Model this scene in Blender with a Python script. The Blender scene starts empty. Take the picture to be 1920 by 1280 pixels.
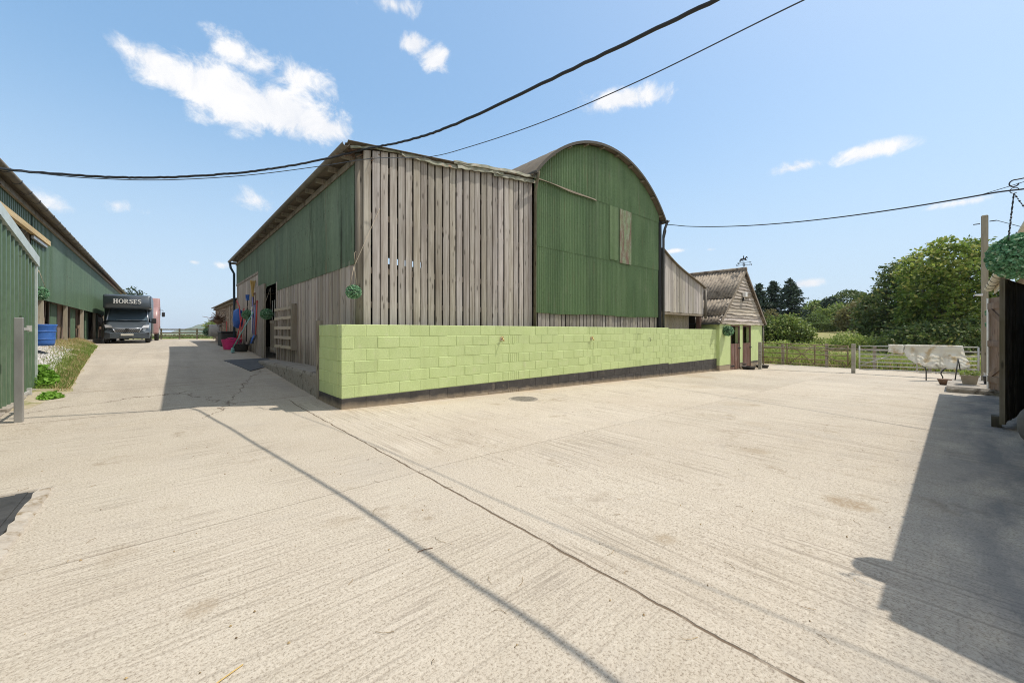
import bpy, math, random
from mathutils import Vector, Matrix
random.seed(7)
R = math.radians
sc = bpy.context.scene
COL = sc.collection

# ------------------------------------------------------------------ camera, sky, sun, exposure
EYE = 1.43
HAZE = 0.00015
FX = 743.0 / 1920.0
YAW = R(41.5)
cam = bpy.data.cameras.new('camera')
cam.sensor_width = 36.0
cam.lens = 36.0 * FX
cam.shift_y = -20.0 / 1920.0
cam.clip_start = 0.05
cam.clip_end = 9000
camo = bpy.data.objects.new('camera', cam)
COL.objects.link(camo)
camo.location = (0, 0, EYE)
camo.rotation_euler = (R(90), 0, -YAW * 1.0 + R(0))
SY, CY = 0.663, 0.749
camo.rotation_euler[2] = -math.atan2(SY, CY)
sc.camera = camo

SUN_TRAVEL = Vector((-0.52, 0.285, -1.0)).normalized()
sun = bpy.data.lights.new('sun', 'SUN')
sun.energy = 4.3
sun.angle = R(0.5)
sun.color = (1.0, 0.94, 0.85)
suno = bpy.data.objects.new('sun', sun)
COL.objects.link(suno)
suno.rotation_euler = SUN_TRAVEL.to_track_quat('-Z', 'Y').to_euler()
suno.location = (10, -20, 40)

sc.view_settings.view_transform = 'Standard'
sc.view_settings.look = 'None'
sc.view_settings.exposure = 0.06
sc.cycles.pixel_filter_type = 'BLACKMAN_HARRIS'
sc.cycles.filter_width = 1.05
sc.cycles.use_denoising = True
sc.cycles.denoising_prefilter = 'NONE'
sc.cycles.sample_clamp_indirect = 4.0
sc.view_settings.gamma = 1.0
sc.view_settings.use_curve_mapping = False


class NT:
    """small wrapper that adds nodes and links them"""
    def __init__(s, tree):
        s.t = tree
    def n(s, kind, props=None, **ins):
        nd = s.t.nodes.new(kind)
        for k, v in (props or {}).items():
            setattr(nd, k, v)
        for k, v in ins.items():
            key = int(k[1:]) if k[0] == 'i' and k[1:].isdigit() else k.replace('_', ' ')
            sk = nd.inputs[key]
            if isinstance(v, bpy.types.NodeSocket):
                s.t.links.new(v, sk)
            else:
                if isinstance(v, tuple) and len(v) == 3 and sk.type == 'RGBA':
                    v = v + (1,)
                sk.default_value = v
        return nd
    def m(s, op, a, b=None, c=None, clamp=False):
        kw = {'i0': a}
        if b is not None: kw['i1'] = b
        if c is not None: kw['i2'] = c
        return s.n('ShaderNodeMath', {'operation': op, 'use_clamp': clamp}, **kw).outputs[0]
    def vm(s, op, a, b=None, out=0):
        kw = {'i0': a}
        if b is not None: kw['i1'] = b
        return s.n('ShaderNodeVectorMath', {'operation': op}, **kw).outputs[out]
    def rng(s, x, a, b, c=0.0, d=1.0, smooth=False):
        nd = s.n('ShaderNodeMapRange', {'interpolation_type': 'SMOOTHSTEP' if smooth else 'LINEAR'}, Value=x)
        for i, v in zip((1, 2, 3, 4), (a, b, c, d)):
            nd.inputs[i].default_value = v
        return nd.outputs[0]
    def mix(s, f, a, b, blend='MIX'):
        nd = s.n('ShaderNodeMix', {'data_type': 'RGBA', 'blend_type': blend})
        for key, v in ((0, f), (6, a), (7, b)):
            if isinstance(v, bpy.types.NodeSocket):
                s.t.links.new(v, nd.inputs[key])
            else:
                if isinstance(v, tuple) and len(v) == 3: v = v + (1,)
                nd.inputs[key].default_value = v
        return nd.outputs[2]
    def noise(s, vec, scale, detail=4.0, rough=0.55, dist=0.0):
        return s.n('ShaderNodeTexNoise', None, Vector=vec, Scale=scale, Detail=detail, Roughness=rough, Distortion=dist).outputs[0]
    def scaled(s, vec, sx, sy, sz):
        return s.vm('MULTIPLY', vec, (sx, sy, sz))


def ray(px, py):
    """world direction seen at a place in the 1920 x 1280 picture (used for the sky's clouds)"""
    r, d, z = (px - 960) / 743.0, 1.0, (620 - py) / 743.0
    return Vector((CY * r + SY * d, -SY * r + CY * d, z)).normalized()


world = bpy.data.worlds.new('World')
sc.world = world
world.use_nodes = True
wt = world.node_tree
wt.nodes.clear()
W = NT(wt)
tc = W.n('ShaderNodeTexCoord').outputs['Generated']
sky = W.n('ShaderNodeTexSky', {'sky_type': 'NISHITA', 'sun_disc': False, 'sun_elevation': R(59), 'sun_rotation': math.atan2(-SUN_TRAVEL.x, -SUN_TRAVEL.y),
                               'air_density': 1.0, 'dust_density': 1.4, 'ozone_density': 1.0, 'altitude': 100}).outputs[0]
soft = W.n('ShaderNodeGamma', None, Color=sky, Gamma=0.44).outputs[0]
hs = W.n('ShaderNodeHueSaturation', None, Saturation=1.72, Value=3.35, Color=soft).outputs[0]
skyc = W.mix(1.0, hs, (.90, 1.0, 1.04), 'MULTIPLY')
elev = W.n('ShaderNodeSeparateXYZ', None, Vector=tc).outputs[2]
skyc = W.mix(W.rng(elev, .5, .0, 0, .8, True), skyc, (4.35, 5.5, 6.95))
# clouds: soft lobes by direction, broken by one fractal noise
CLOUDS = [(300, 118, 62, 30, .95), (352, 155, 85, 45, 1.15), (430, 182, 115, 58, 1.35), (535, 212, 110, 50, 1.3), (610, 238, 55, 30, 1.0), (432, 92, 42, 32, .8), (560, 150, 70, 40, .75), (490, 125, 75, 32, .6),
          (778, 82, 38, 22, .9), (815, 108, 36, 26, .95), (740, 10, 48, 22, .7), (1165, 186, 82, 24, 1.0), (1630, 284, 76, 17, .95), (1490, 314, 46, 12, .8),
          (85, 386, 66, 18, .40), (218, 385, 44, 12, .36), (480, 378, 64, 22, .40), (420, 497, 22, 7, .6), (364, 491, 16, 6, .7), (1512, 531, 30, 9, .8), (1266, 470, 22, 4, .7), (1330, 468, 14, 5, .5), (1636, 556, 22, 12, .5), (1800, 380, 50, 6, .5)]
field = None
for cx, cy, sx, sy, wgt in CLOUDS:
    c = ray(cx, cy)
    a = ray(cx + sx, cy) - ray(cx - sx, cy)
    b = ray(cx, cy - sy) - ray(cx, cy + sy)
    a *= 0.5; b *= 0.5
    va = a / a.length_squared
    vb = b / b.length_squared
    rel = W.vm('SUBTRACT', tc, tuple(c))
    da = W.vm('DOT_PRODUCT', rel, tuple(va), 1)
    db = W.vm('DOT_PRODUCT', rel, tuple(vb), 1)
    q = W.m('SQRT', W.m('ADD', W.m('MULTIPLY', da, da), W.m('MULTIPLY', db, db)))
    f = W.m('MULTIPLY', W.m('SUBTRACT', 1.25, q), wgt)
    field = f if field is None else W.m('MAXIMUM', field, f)
n1 = W.noise(tc, 17.0, 10.0, 0.64, 0.35)
n2 = W.noise(tc, 5.0, 3.0, 0.5)
mask = W.rng(W.m('ADD', W.m('MAXIMUM', field, -1.0), W.m('MULTIPLY', W.m('SUBTRACT', n1, 0.5), 2.7)), 0.10, 0.95, 0.0, 1.0, True)
shade = W.rng(W.m('ADD', n1, W.m('MULTIPLY', n2, .5)), 0.55, 0.95, 0.0, 1.0)
cloudc = W.mix(shade, (5.9, 6.2, 6.8), (7.5, 7.5, 7.6))
# broken white cloud added out of view behind the photographer, fills the shade
fwd = W.vm('DOT_PRODUCT', tc, (SY, CY, 0.0), 1)
back = W.m('MULTIPLY', W.rng(fwd, .22, -.15, 0, 1, True), W.rng(W.noise(tc, 2.4, 6, .6), .36, .56, 0, 1, True))
mask = W.m('MAXIMUM', mask, back)
full = W.mix(mask, skyc, cloudc)
bg = W.n('ShaderNodeBackground', None, Color=full, Strength=0.13)
wo = W.n('ShaderNodeOutputWorld')
wt.links.new(bg.outputs[0], wo.inputs[0])

# ------------------------------------------------------------------ materials
def new_mat(name):
    m = bpy.data.materials.new(name)
    m.use_nodes = True
    m.node_tree.nodes.clear()
    return m, NT(m.node_tree)

def finish(g, col, rough=0.7, metal=0.0, bump=None, bstr=0.3, bdist=0.02, spec=0.35, transl=0.0):
    kw = dict(Base_Color=col, Roughness=rough, Metallic=metal)
    p = g.n('ShaderNodeBsdfPrincipled', None, **kw)
    p.inputs['Specular IOR Level'].default_value = spec
    if bump is not None:
        b = g.n('ShaderNodeBump', None, Strength=bstr, Distance=bdist, Height=bump)
        g.t.links.new(b.outputs[0], p.inputs['Normal'])
    o = g.n('ShaderNodeOutputMaterial')
    sh = p.outputs[0]
    if transl > 0:
        tl = g.n('ShaderNodeBsdfTranslucent', None, Color=col)
        mx = g.n('ShaderNodeMixShader', None, Fac=transl)
        g.t.links.new(sh, mx.inputs[1]); g.t.links.new(tl.outputs[0], mx.inputs[2])
        sh = mx.outputs[0]
    g.t.links.new(sh, o.inputs[0])

def weather(name, c1, c2, s=(3, 3, 3), rough=0.7, metal=0.0, isl=0.0, bump=0.25, bd=0.01, detail=6, lo=.3, hi=.7, c3=None, c3s=2.0, c3lo=.55, c3hi=.7, spec=.35, fine=None, post=None):
    """two colours mixed by stretched noise, an optional third in patches, and a different shade for each loose piece"""
    m, g = new_mat(name)
    co = g.n('ShaderNodeTexCoord').outputs['Object']
    if isl:
        rnd = g.n('ShaderNodeNewGeometry').outputs['Random Per Island']
        co2 = g.vm('ADD', co, g.n('ShaderNodeCombineXYZ', None, X=g.m('MULTIPLY', rnd, 37.0), Y=g.m('MULTIPLY', rnd, 91.0), Z=g.m('MULTIPLY', rnd, 53.0)).outputs[0])
    else:
        co2 = co
    n = g.noise(g.scaled(co2, *s), 1.0, detail, 0.6)
    col = g.mix(g.rng(n, lo, hi), c1, c2)
    if c3:
        col = g.mix(g.rng(g.noise(g.scaled(co2, *[v * c3s / max(s) for v in s]), 1.0, 5, 0.65), c3lo, c3hi), col, c3)
    h = n
    if fine:
        fn = g.noise(co, fine, 3, 0.6)
        col = g.mix(g.m('MULTIPLY', g.rng(fn, .35, .65), .35), col, g.mix(1.0, col, (.55, .55, .55), 'MULTIPLY'))
        h = g.m('ADD', n, g.m('MULTIPLY', fn, .6))
    if isl:
        br = g.rng(rnd, 0, 1, 1 - isl, 1 + isl)
        cb = g.n('ShaderNodeCombineColor', None, Red=br, Green=br, Blue=br).outputs[0]
        col = g.mix(1.0, col, cb, 'MULTIPLY')
    if post: col = post(g, co, col)
    finish(g, col, rough, metal, h, bump, bd, spec)
    return m

def sheets(axis, width, amount, rust=.3):
    """each sheet fades differently, rust runs down from the laps"""
    def f(g, co, col):
        x = g.n('ShaderNodeSeparateXYZ', None, Vector=co).outputs[axis]
        k = g.m('FLOOR', g.m('DIVIDE', x, width))
        wn = g.n('ShaderNodeTexWhiteNoise', {'noise_dimensions': '1D'}, W=k).outputs[0]
        b = g.rng(wn, 0, 1, 1 - amount, 1 + amount)
        col = g.mix(1.0, col, g.n('ShaderNodeCombineColor', None, Red=b, Green=b, Blue=b).outputs[0], 'MULTIPLY')
        run = g.noise(g.scaled(co, 9, 9, .35), 1.0, 5, .6)
        spots = g.noise(g.scaled(co, 3, 3, 1.1), 1.0, 4, .6)
        col = g.mix(g.m('MULTIPLY', g.m('MULTIPLY', g.rng(run, .54, .68), g.rng(spots, .5, .66)), rust), col, (.20, .13, .075))
        z = g.n('ShaderNodeSeparateXYZ', None, Vector=co).outputs[2]
        fx = g.m('MULTIPLY', g.m('SUBTRACT', g.m('FRACT', g.m('DIVIDE', x, .305)), .5), .305)
        fz = g.m('MULTIPLY', g.m('SUBTRACT', g.m('FRACT', g.m('DIVIDE', z, 1.13)), .5), 1.13)
        bd_ = g.m('SQRT', g.m('ADD', g.m('MULTIPLY', fx, fx), g.m('MULTIPLY', fz, fz)))
        col = g.mix(g.rng(bd_, .012, .024, .75, 0), col, (.035, .04, .025))
        below = g.m('MULTIPLY', g.rng(g.m('ABSOLUTE', fx), .006, .02, 1, 0), g.m('MULTIPLY', g.rng(fz, -.35, -.02), g.rng(fz, -.02, 0, 1, 0)))
        col = g.mix(g.m('MULTIPLY', below, g.m('MULTIPLY', wn, .35)), col, (.15, .10, .06))
        return g.mix(g.m('MULTIPLY', g.rng(g.noise(g.scaled(co, 14, 14, .25), 1.0, 4, .6), .58, .72), .3), col, (.33, .37, .27))
    return f

def splash(g, co, col):
    s_ = g.n('ShaderNodeSeparateXYZ', None, Vector=co)
    hgt = g.m('SUBTRACT', s_.outputs[2], g.m('SUBTRACT', .2, g.m('MULTIPLY', s_.outputs[0], .025)))
    n = g.noise(co, 4, 5, .65)
    k = g.rng(g.m('ADD', hgt, g.m('MULTIPLY', n, -.16)), -.07, .05, .75, 0)
    return g.mix(k, col, (.40, .32, .22))

def streaks(g, co, col):
    s_ = g.n('ShaderNodeSeparateXYZ', None, Vector=co)
    run = g.noise(g.scaled(co, 5, 5, .5), 1.0, 5, .65)
    k = g.m('MULTIPLY', g.rng(run, .56, .74), .30)
    col = g.mix(k, col, (.33, .36, .17))
    n = g.noise(co, 13, 5, .7)
    return g.mix(g.m('MULTIPLY', g.rng(n, .66, .74), .55), col, (.36, .35, .27))

def wood(name, c1, c2, dark, axis='z', isl=.22, rough=.85, grain=26.0, knots=True, stain=None):
    m, g = new_mat(name)
    co = g.n('ShaderNodeTexCoord').outputs['Object']
    rnd = g.n('ShaderNodeNewGeometry').outputs['Random Per Island']
    off = g.n('ShaderNodeCombineXYZ', None, X=g.m('MULTIPLY', rnd, 37.0), Y=g.m('MULTIPLY', rnd, 91.0), Z=g.m('MULTIPLY', rnd, 53.0)).outputs[0]
    co2 = g.vm('ADD', co, off)
    st = {'x': (.05, 1, 1), 'y': (1, .05, 1), 'z': (1, 1, .05)}[axis]
    gr = g.noise(g.scaled(co2, *[v * grain for v in st]), 1.0, 5, .65)
    bl = g.noise(g.scaled(co2, *[v * 5 for v in st]), 1.0, 4, .6)
    col = g.mix(g.rng(gr, .3, .7), c1, c2)
    col = g.mix(g.rng(bl, .48, .72, 0, .72), col, dark)
    gray = g.rng(g.noise(co2, 2.2, 3, .5), .45, .7, 0, .45)
    col = g.mix(gray, col, g.mix(.5, col, (.34, .33, .32)))
    h = g.m('ADD', gr, bl)
    if knots:
        vs = {'x': (2.2, 9, 9), 'y': (9, 2.2, 9), 'z': (9, 9, 2.2)}[axis]
        vo = g.n('ShaderNodeTexVoronoi', None, Vector=g.scaled(co2, *vs), Scale=1.0, Randomness=1.0)
        k = g.rng(vo.outputs['Distance'], .08, .2, .75, 0)
        col = g.mix(k, col, tuple(v * .45 for v in dark))
    if stain:
        z = g.n('ShaderNodeSeparateXYZ', None, Vector=co).outputs[2]
        sf = g.m('MULTIPLY', g.rng(z, stain[0], stain[1], 1, 0), g.rng(g.noise(g.scaled(co2, 6, 6, .6), 1.0, 4, .6), .35, .6))
        col = g.mix(sf, col, stain[2])
    br = g.rng(rnd, 0, 1, 1 - isl, 1 + isl)
    tint = g.n('ShaderNodeCombineColor', None, Red=br, Green=g.m('MULTIPLY', br, .985), Blue=g.m('MULTIPLY', br, g.rng(g.m('FRACT', g.m('MULTIPLY', rnd, 7.3)), 0, 1, .90, 1.02))).outputs[0]
    col = g.mix(1.0, col, tint, 'MULTIPLY')
    finish(g, col, rough, 0, h, .5, .006, .2)
    return m

def leafmat(name, c1, c2, c3=None, rough=.5, transl=.35):
    m, g = new_mat(name)
    co = g.n('ShaderNodeTexCoord').outputs['Object']
    rnd = g.n('ShaderNodeNewGeometry').outputs['Random Per Island']
    f = g.m('ADD', g.m('MULTIPLY', rnd, .40), g.m('MULTIPLY', g.rng(g.noise(co, .8, 3, .6), .38, .62), .65), None, True)
    col = g.mix(f, c1, c2)
    if c3:
        col = g.mix(g.rng(g.m('FRACT', g.m('MULTIPLY', rnd, 13.7)), .82, .95), col, c3)
    finish(g, col, rough, 0, None, 0, 0, .3, transl)
    return m

def plain(name, c, rough=.5, metal=0.0, spec=.5, var=.12, sc_=6.0):
    return weather(name, tuple(v * (1 - var) for v in c), tuple(v * (1 + var) for v in c), (sc_, sc_, sc_), rough, metal, 0, .08, .003, 4, spec=spec)

MT = {}
MT['board_front'] = wood('weathered_boards', (.25, .222, .19), (.485, .455, .41), (.125, .10, .078), 'z', .18)
MT['board_side'] = wood('weathered_side_boards', (.36, .305, .255), (.48, .425, .37), (.15, .115, .085), 'z', .22, stain=(.5, 1.0, (.17, .14, .10)))
MT['board_dark'] = wood('old_dark_boards', (.20, .165, .13), (.28, .24, .19), (.10, .075, .055), 'z', .2)
MT['board_foot'] = wood('damp_foot_boards', (.25, .22, .185), (.38, .345, .30), (.13, .105, .08), 'z', .22)
MT['board_grey'] = wood('silver_boards', (.36, .33, .29), (.48, .45, .41), (.19, .165, .14), 'z', .2)
MT['waney'] = wood('waney_edge_boards', (.36, .31, .26), (.55, .50, .44), (.17, .135, .10), 'x', .25)
MT['post_wood'] = wood('old_post_timber', (.20, .17, .135), (.34, .30, .25), (.07, .055, .042), 'z', .15)
MT['pale_post'] = wood('pale_post_timber', (.40, .35, .27), (.52, .47, .38), (.24, .20, .15), 'z', .1)
MT['gate_wood'] = wood('grey_gate_timber', (.33, .31, .27), (.46, .44, .39), (.20, .18, .15), 'y', .15)
MT['gate_pole'] = wood('grey_brown_pole', (.25, .22, .17), (.36, .325, .26), (.15, .125, .095), 'z', .1)
MT['beam'] = wood('new_yellow_timber', (.56, .42, .23), (.68, .54, .33), (.40, .28, .14), 'y', .1)
MT['rack'] = wood('rack_timber', (.42, .35, .25), (.52, .45, .34), (.25, .19, .13), 'y', .15)
MT['door_red'] = wood('brown_painted_boards', (.13, .07, .05), (.19, .11, .085), (.08, .045, .035), 'z', .18, knots=False)
MT['door_brown'] = wood('brown_weathered_boards', (.15, .10, .068), (.235, .17, .125), (.085, .055, .038), 'z', .2)
MT['door_dark'] = wood('dark_boards', (.055, .05, .034), (.10, .092, .062), (.03, .027, .018), 'z', .2)
MT['olive_frame'] = wood('mossy_edge_timber', (.09, .08, .055), (.17, .155, .11), (.05, .044, .03), 'z', .1)
MT['green_corr'] = weather('green_corrugated_paint', (.095, .165, .068), (.15, .23, .105), (1.4, 1.4, .5), .55, 0, .12, .1, .004, 6, c3=(.23, .26, .16), c3s=3.5, c3lo=.62, c3hi=.85, fine=14, post=sheets(0, .61, .11, .5))
MT['green_side'] = weather('dull_green_corrugated_paint', (.10, .15, .092), (.17, .225, .145), (2.4, 2.4, .35), .6, 0, .1, .1, .004, 6, c3=(.045, .06, .035), c3s=3.0, c3lo=.56, c3hi=.72, fine=10, post=sheets(1, .61, .10, .5))
MT['patch_pale'] = weather('pale_green_patch', (.15, .235, .10), (.22, .30, .155), (2, 2, .7), .6, 0, .05, .1, .003, 6, fine=12)
MT['patch_rust'] = weather('rust_and_lichen_patch', (.30, .37, .22), (.27, .17, .13), (5, 5, 1.6), .75, 0, .05, .2, .003, 8, lo=.42, hi=.62, c3=(.42, .43, .34), c3s=12, c3lo=.5, c3hi=.7, fine=16)
MT['roof_corr'] = weather('lichen_fibre_cement', (.23, .185, .135), (.36, .305, .235), (2.2, 2.2, 2.2), .9, 0, 0, .3, .008, 8, c3=(.10, .08, .06), c3s=5, c3lo=.50, c3hi=.64, fine=18)
MT['edge_dark'] = plain('dark_roof_edge', (.06, .052, .04), .8)
MT['roof_rust'] = weather('old_curved_roof_sheets', (.13, .105, .075), (.22, .18, .13), (2, 2, 2), .9, 0, 0, .3, .01, 6, c3=(.08, .07, .05), fine=12)
MT['verge'] = weather('mossy_verge_flashing', (.15, .165, .105), (.36, .34, .28), (5, 5, 5), .85, 0, .1, .4, .01, 7, c3=(.30, .17, .10), c3s=7, c3lo=.6, c3hi=.72)
MT['clad_green'] = weather('green_box_profile', (.088, .145, .088), (.115, .18, .112), (1.2, 1.2, .4), .38, .0, 0, .03, .002, 4, c3=(.17, .21, .15), c3s=2, c3lo=.6, c3hi=.85, fine=9, post=sheets(1, 1.0, .05, .35))
MT['trim_grey'] = plain('pale_grey_trim', (.50, .56, .53), .4)
MT['steel'] = weather('galvanised_steel', (.27, .265, .255), (.44, .43, .41), (4, 4, 1.2), .40, .5, 0, .06, .003, 6, c3=(.30, .27, .22), c3s=3, c3lo=.6, c3hi=.75)
MT['iron_cover'] = weather('dusty_cast_iron', (.20, .175, .145), (.32, .285, .24), (9, 9, 9), .8, 0, 0, .2, .003, 5)
MT['leaf_yellow'] = leafmat('sunlit_yellow_leaves', (.17, .25, .04), (.34, .38, .09), (.5, .45, .16), .5, .45)  # sunlight painted as a brighter yellow leaf colour
MT['gate_steel'] = weather('gate_steel', (.44, .43, .40), (.56, .55, .51), (6, 6, 6), .5, .2, 0, .1, .002, 4)
MT['gate_rust'] = weather('brown_rusted_gate_steel', (.16, .12, .075), (.25, .19, .12), (6, 6, 6), .7, .1, 0, .1, .002, 4)
MT['gutter_dark'] = plain('dark_gutter_plastic', (.05, .052, .055), .4)
MT['gutter_brown'] = weather('weathered_gutter', (.12, .105, .085), (.20, .175, .14), (3, 3, 3), .55, 0, .1, .1, .003, 4)
MT['gutter_cream'] = weather('cream_gutter_plastic', (.56, .49, .36), (.68, .61, .47), (4, 4, 4), .45, 0, 0, .05, .002, 5, c3=(.32, .30, .2), c3s=3, c3lo=.58, c3hi=.72)
MT['blue_pipe'] = plain('blue_black_pipe', (.02, .045, .07), .35)
MT['black'] = plain('black_paint', (.022, .022, .023), .5)
MT['iron'] = plain('wrought_iron', (.03, .032, .036), .45, .3)
MT['black_rubber'] = weather('black_rubber', (.035, .034, .033), (.07, .068, .064), (5, 5, 5), .75, 0, 0, .2, .004, 5, fine=30)
MT['mat_grey'] = weather('grey_rubber_mat', (.085, .085, .085), (.13, .128, .125), (4, 4, 4), .8, 0, 0, .3, .004, 5, fine=30)
MT['block_green'] = weather('lime_masonry_paint', (.50, .60, .26), (.56, .655, .31), (3, 3, 3), .75, 0, .045, .22, .004, 7, c3=(.60, .64, .36), c3s=6, c3lo=.6, c3hi=.8, fine=45, post=streaks)
MT['block_black'] = weather('black_masonry_paint', (.045, .041, .038), (.075, .068, .062), (4, 4, 4), .7, 0, .08, .3, .004, 7, c3=(.22, .185, .14), c3s=3.5, c3lo=.6, c3hi=.8, fine=30, post=splash)
MT['brick'] = weather('old_brick', (.26, .18, .13), (.40, .32, .25), (5, 5, 5), .9, 0, .3, .4, .006, 6)
MT['old_concrete'] = weather('stained_old_concrete', (.27, .235, .19), (.44, .395, .33), (4, 4, 6), .9, 0, .08, .5, .012, 8, c3=(.10, .08, .06), c3s=6, c3lo=.5, c3hi=.68, fine=25)
MT['pale_lip'] = weather('pale_broken_concrete', (.36, .31, .25), (.50, .445, .37), (6, 6, 6), .9, 0, 0, .5, .01, 7, c3=(.24, .18, .11), c3s=7, c3lo=.54, c3hi=.66, fine=40)
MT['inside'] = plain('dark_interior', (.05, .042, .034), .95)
MT['cream_wall'] = plain('cream_wall', (.55, .48, .38), .9)
MT['rope'] = plain('baler_twine', (.36, .30, .22), .9)
MT['brass'] = plain('brass_tap', (.55, .36, .16), .35, .8)
MT['white_pl'] = plain('white_plastic', (.72, .71, .68), .4)
MT['pink'] = plain('pink_plastic', (.72, .035, .22), .4)
MT['red'] = plain('red_plastic', (.55, .05, .045), .45)
MT['redpink'] = plain('faded_red_plastic', (.62, .12, .14), .5)
MT['blue'] = plain('blue_plastic', (.025, .11, .40), .4)
MT['blue_tub'] = weather('blue_drum_plastic', (.03, .115, .40), (.06, .17, .50), (3, 3, 3), .45, 0, 0, .05, .003, 4, c3=(.25, .32, .45), c3s=5, c3lo=.6, c3hi=.8)
MT['purple'] = plain('violet_handle', (.19, .19, .42), .5)
MT['teal'] = plain('teal_plastic', (.25, .50, .47), .5)
MT['straw'] = plain('broom_straw', (.52, .36, .13), .9)
MT['brown'] = plain('dry_brown', (.16, .095, .06), .9)
MT['rug'] = plain('grey_rug', (.38, .37, .36), .9)
MT['stone_pot'] = weather('terracotta_stone', (.36, .30, .22), (.46, .39, .30), (6, 6, 6), .9, 0, 0, .3, .004, 5)
def tarp_mat():
    m, g = new_mat('cream_tarpaulin')
    co = g.n('ShaderNodeTexCoord').outputs['Object']
    n = g.noise(co, 2.2, 5, .6)
    col = g.mix(g.rng(n, .35, .65), (.86, .84, .77), (.92, .91, .87))
    col = g.mix(g.rng(g.noise(co, 3.4, 4, .6), .52, .66, 0, .8), col, (.66, .55, .36))
    finish(g, col, .6, 0, n, .3, .03, .3, .72)
    return m
MT['tarp'] = tarp_mat()
MT['van'] = plain('dark_grey_paint', (.085, .102, .118), .25, .3, .5, .05)
MT['van_silver'] = plain('silver_trim', (.50, .52, .56), .3, .6)
MT['lens'] = plain('lamp_glass', (.60, .60, .60), .12, .3)
MT['plate'] = plain('number_plate', (.58, .56, .48), .4)
MT['tyre'] = plain('tyre_rubber', (.03, .03, .03), .85)
MT['rim'] = plain('wheel_steel', (.38, .38, .38), .4, .5)
MT['lorry_red'] = plain('dark_red_paint', (.14, .02, .024), .35)
MT['lorry_pink'] = plain('faded_red_paint', (.34, .20, .19), .4)
MT['wire'] = plain('black_cable', (.012, .014, .018), .6)
MT['thin_wire'] = plain('grey_wire', (.035, .045, .06), .5)
MT['leaf_ball'] = leafmat('plastic_box_leaves', (.07, .20, .09), (.20, .40, .22), (.50, .64, .44), .4, .15)
MT['leaf_syc'] = leafmat('sycamore_leaves', (.055, .11, .02), (.24, .33, .06), (.40, .40, .11), .5, .4)
MT['leaf_dark'] = leafmat('dark_leaves', (.05, .092, .024), (.135, .185, .05), (.24, .24, .08), .55, .3)
MT['leaf_con'] = leafmat('conifer_needles', (.022, .048, .028), (.050, .082, .050), None, .6, .15)
MT['leaf_mid'] = leafmat('mid_green_leaves', (.09, .15, .03), (.24, .31, .075), (.34, .36, .11), .55, .35)
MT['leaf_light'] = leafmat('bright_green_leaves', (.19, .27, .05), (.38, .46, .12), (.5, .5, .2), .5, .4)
MT['leaf_brown'] = leafmat('bronze_leaves', (.11, .11, .036), (.21, .195, .075), (.28, .22, .10), .6, .3)
MT['leaf_hedge'] = leafmat('hedge_leaves', (.08, .13, .03), (.16, .22, .06), None, .6, .3)
MT['leaf_nettle'] = leafmat('nettle_leaves', (.14, .30, .03), (.26, .46, .07), None, .5, .4)
MT['grass_green'] = leafmat('green_grass', (.15, .25, .045), (.27, .36, .09), (.42, .38, .16), .6, .35)
MT['grass_dry'] = leafmat('dry_grass', (.36, .28, .12), (.55, .45, .24), (.30, .30, .10), .7, .3)
MT['litter'] = weather('dry_litter', (.16, .10, .055), (.42, .31, .15), (3, 3, 3), .95, 0, .4)
MT['bark'] = weather('bark', (.09, .07, .05), (.17, .14, .10), (12, 12, 2), .95, 0, 0, .6, .02, 6)
MT['gravel'] = weather('pale_gravel', (.36, .345, .33), (.60, .58, .56), (9, 9, 9), .9, 0, .3, .3, .004, 4)

def glassy(name):
    m, g = new_mat(name)
    finish(g, (.16, .23, .29, 1), .05, 0.5, None, 0, 0, 1.0)
    return m
MT['glass'] = glassy('windscreen_glass')

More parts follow.
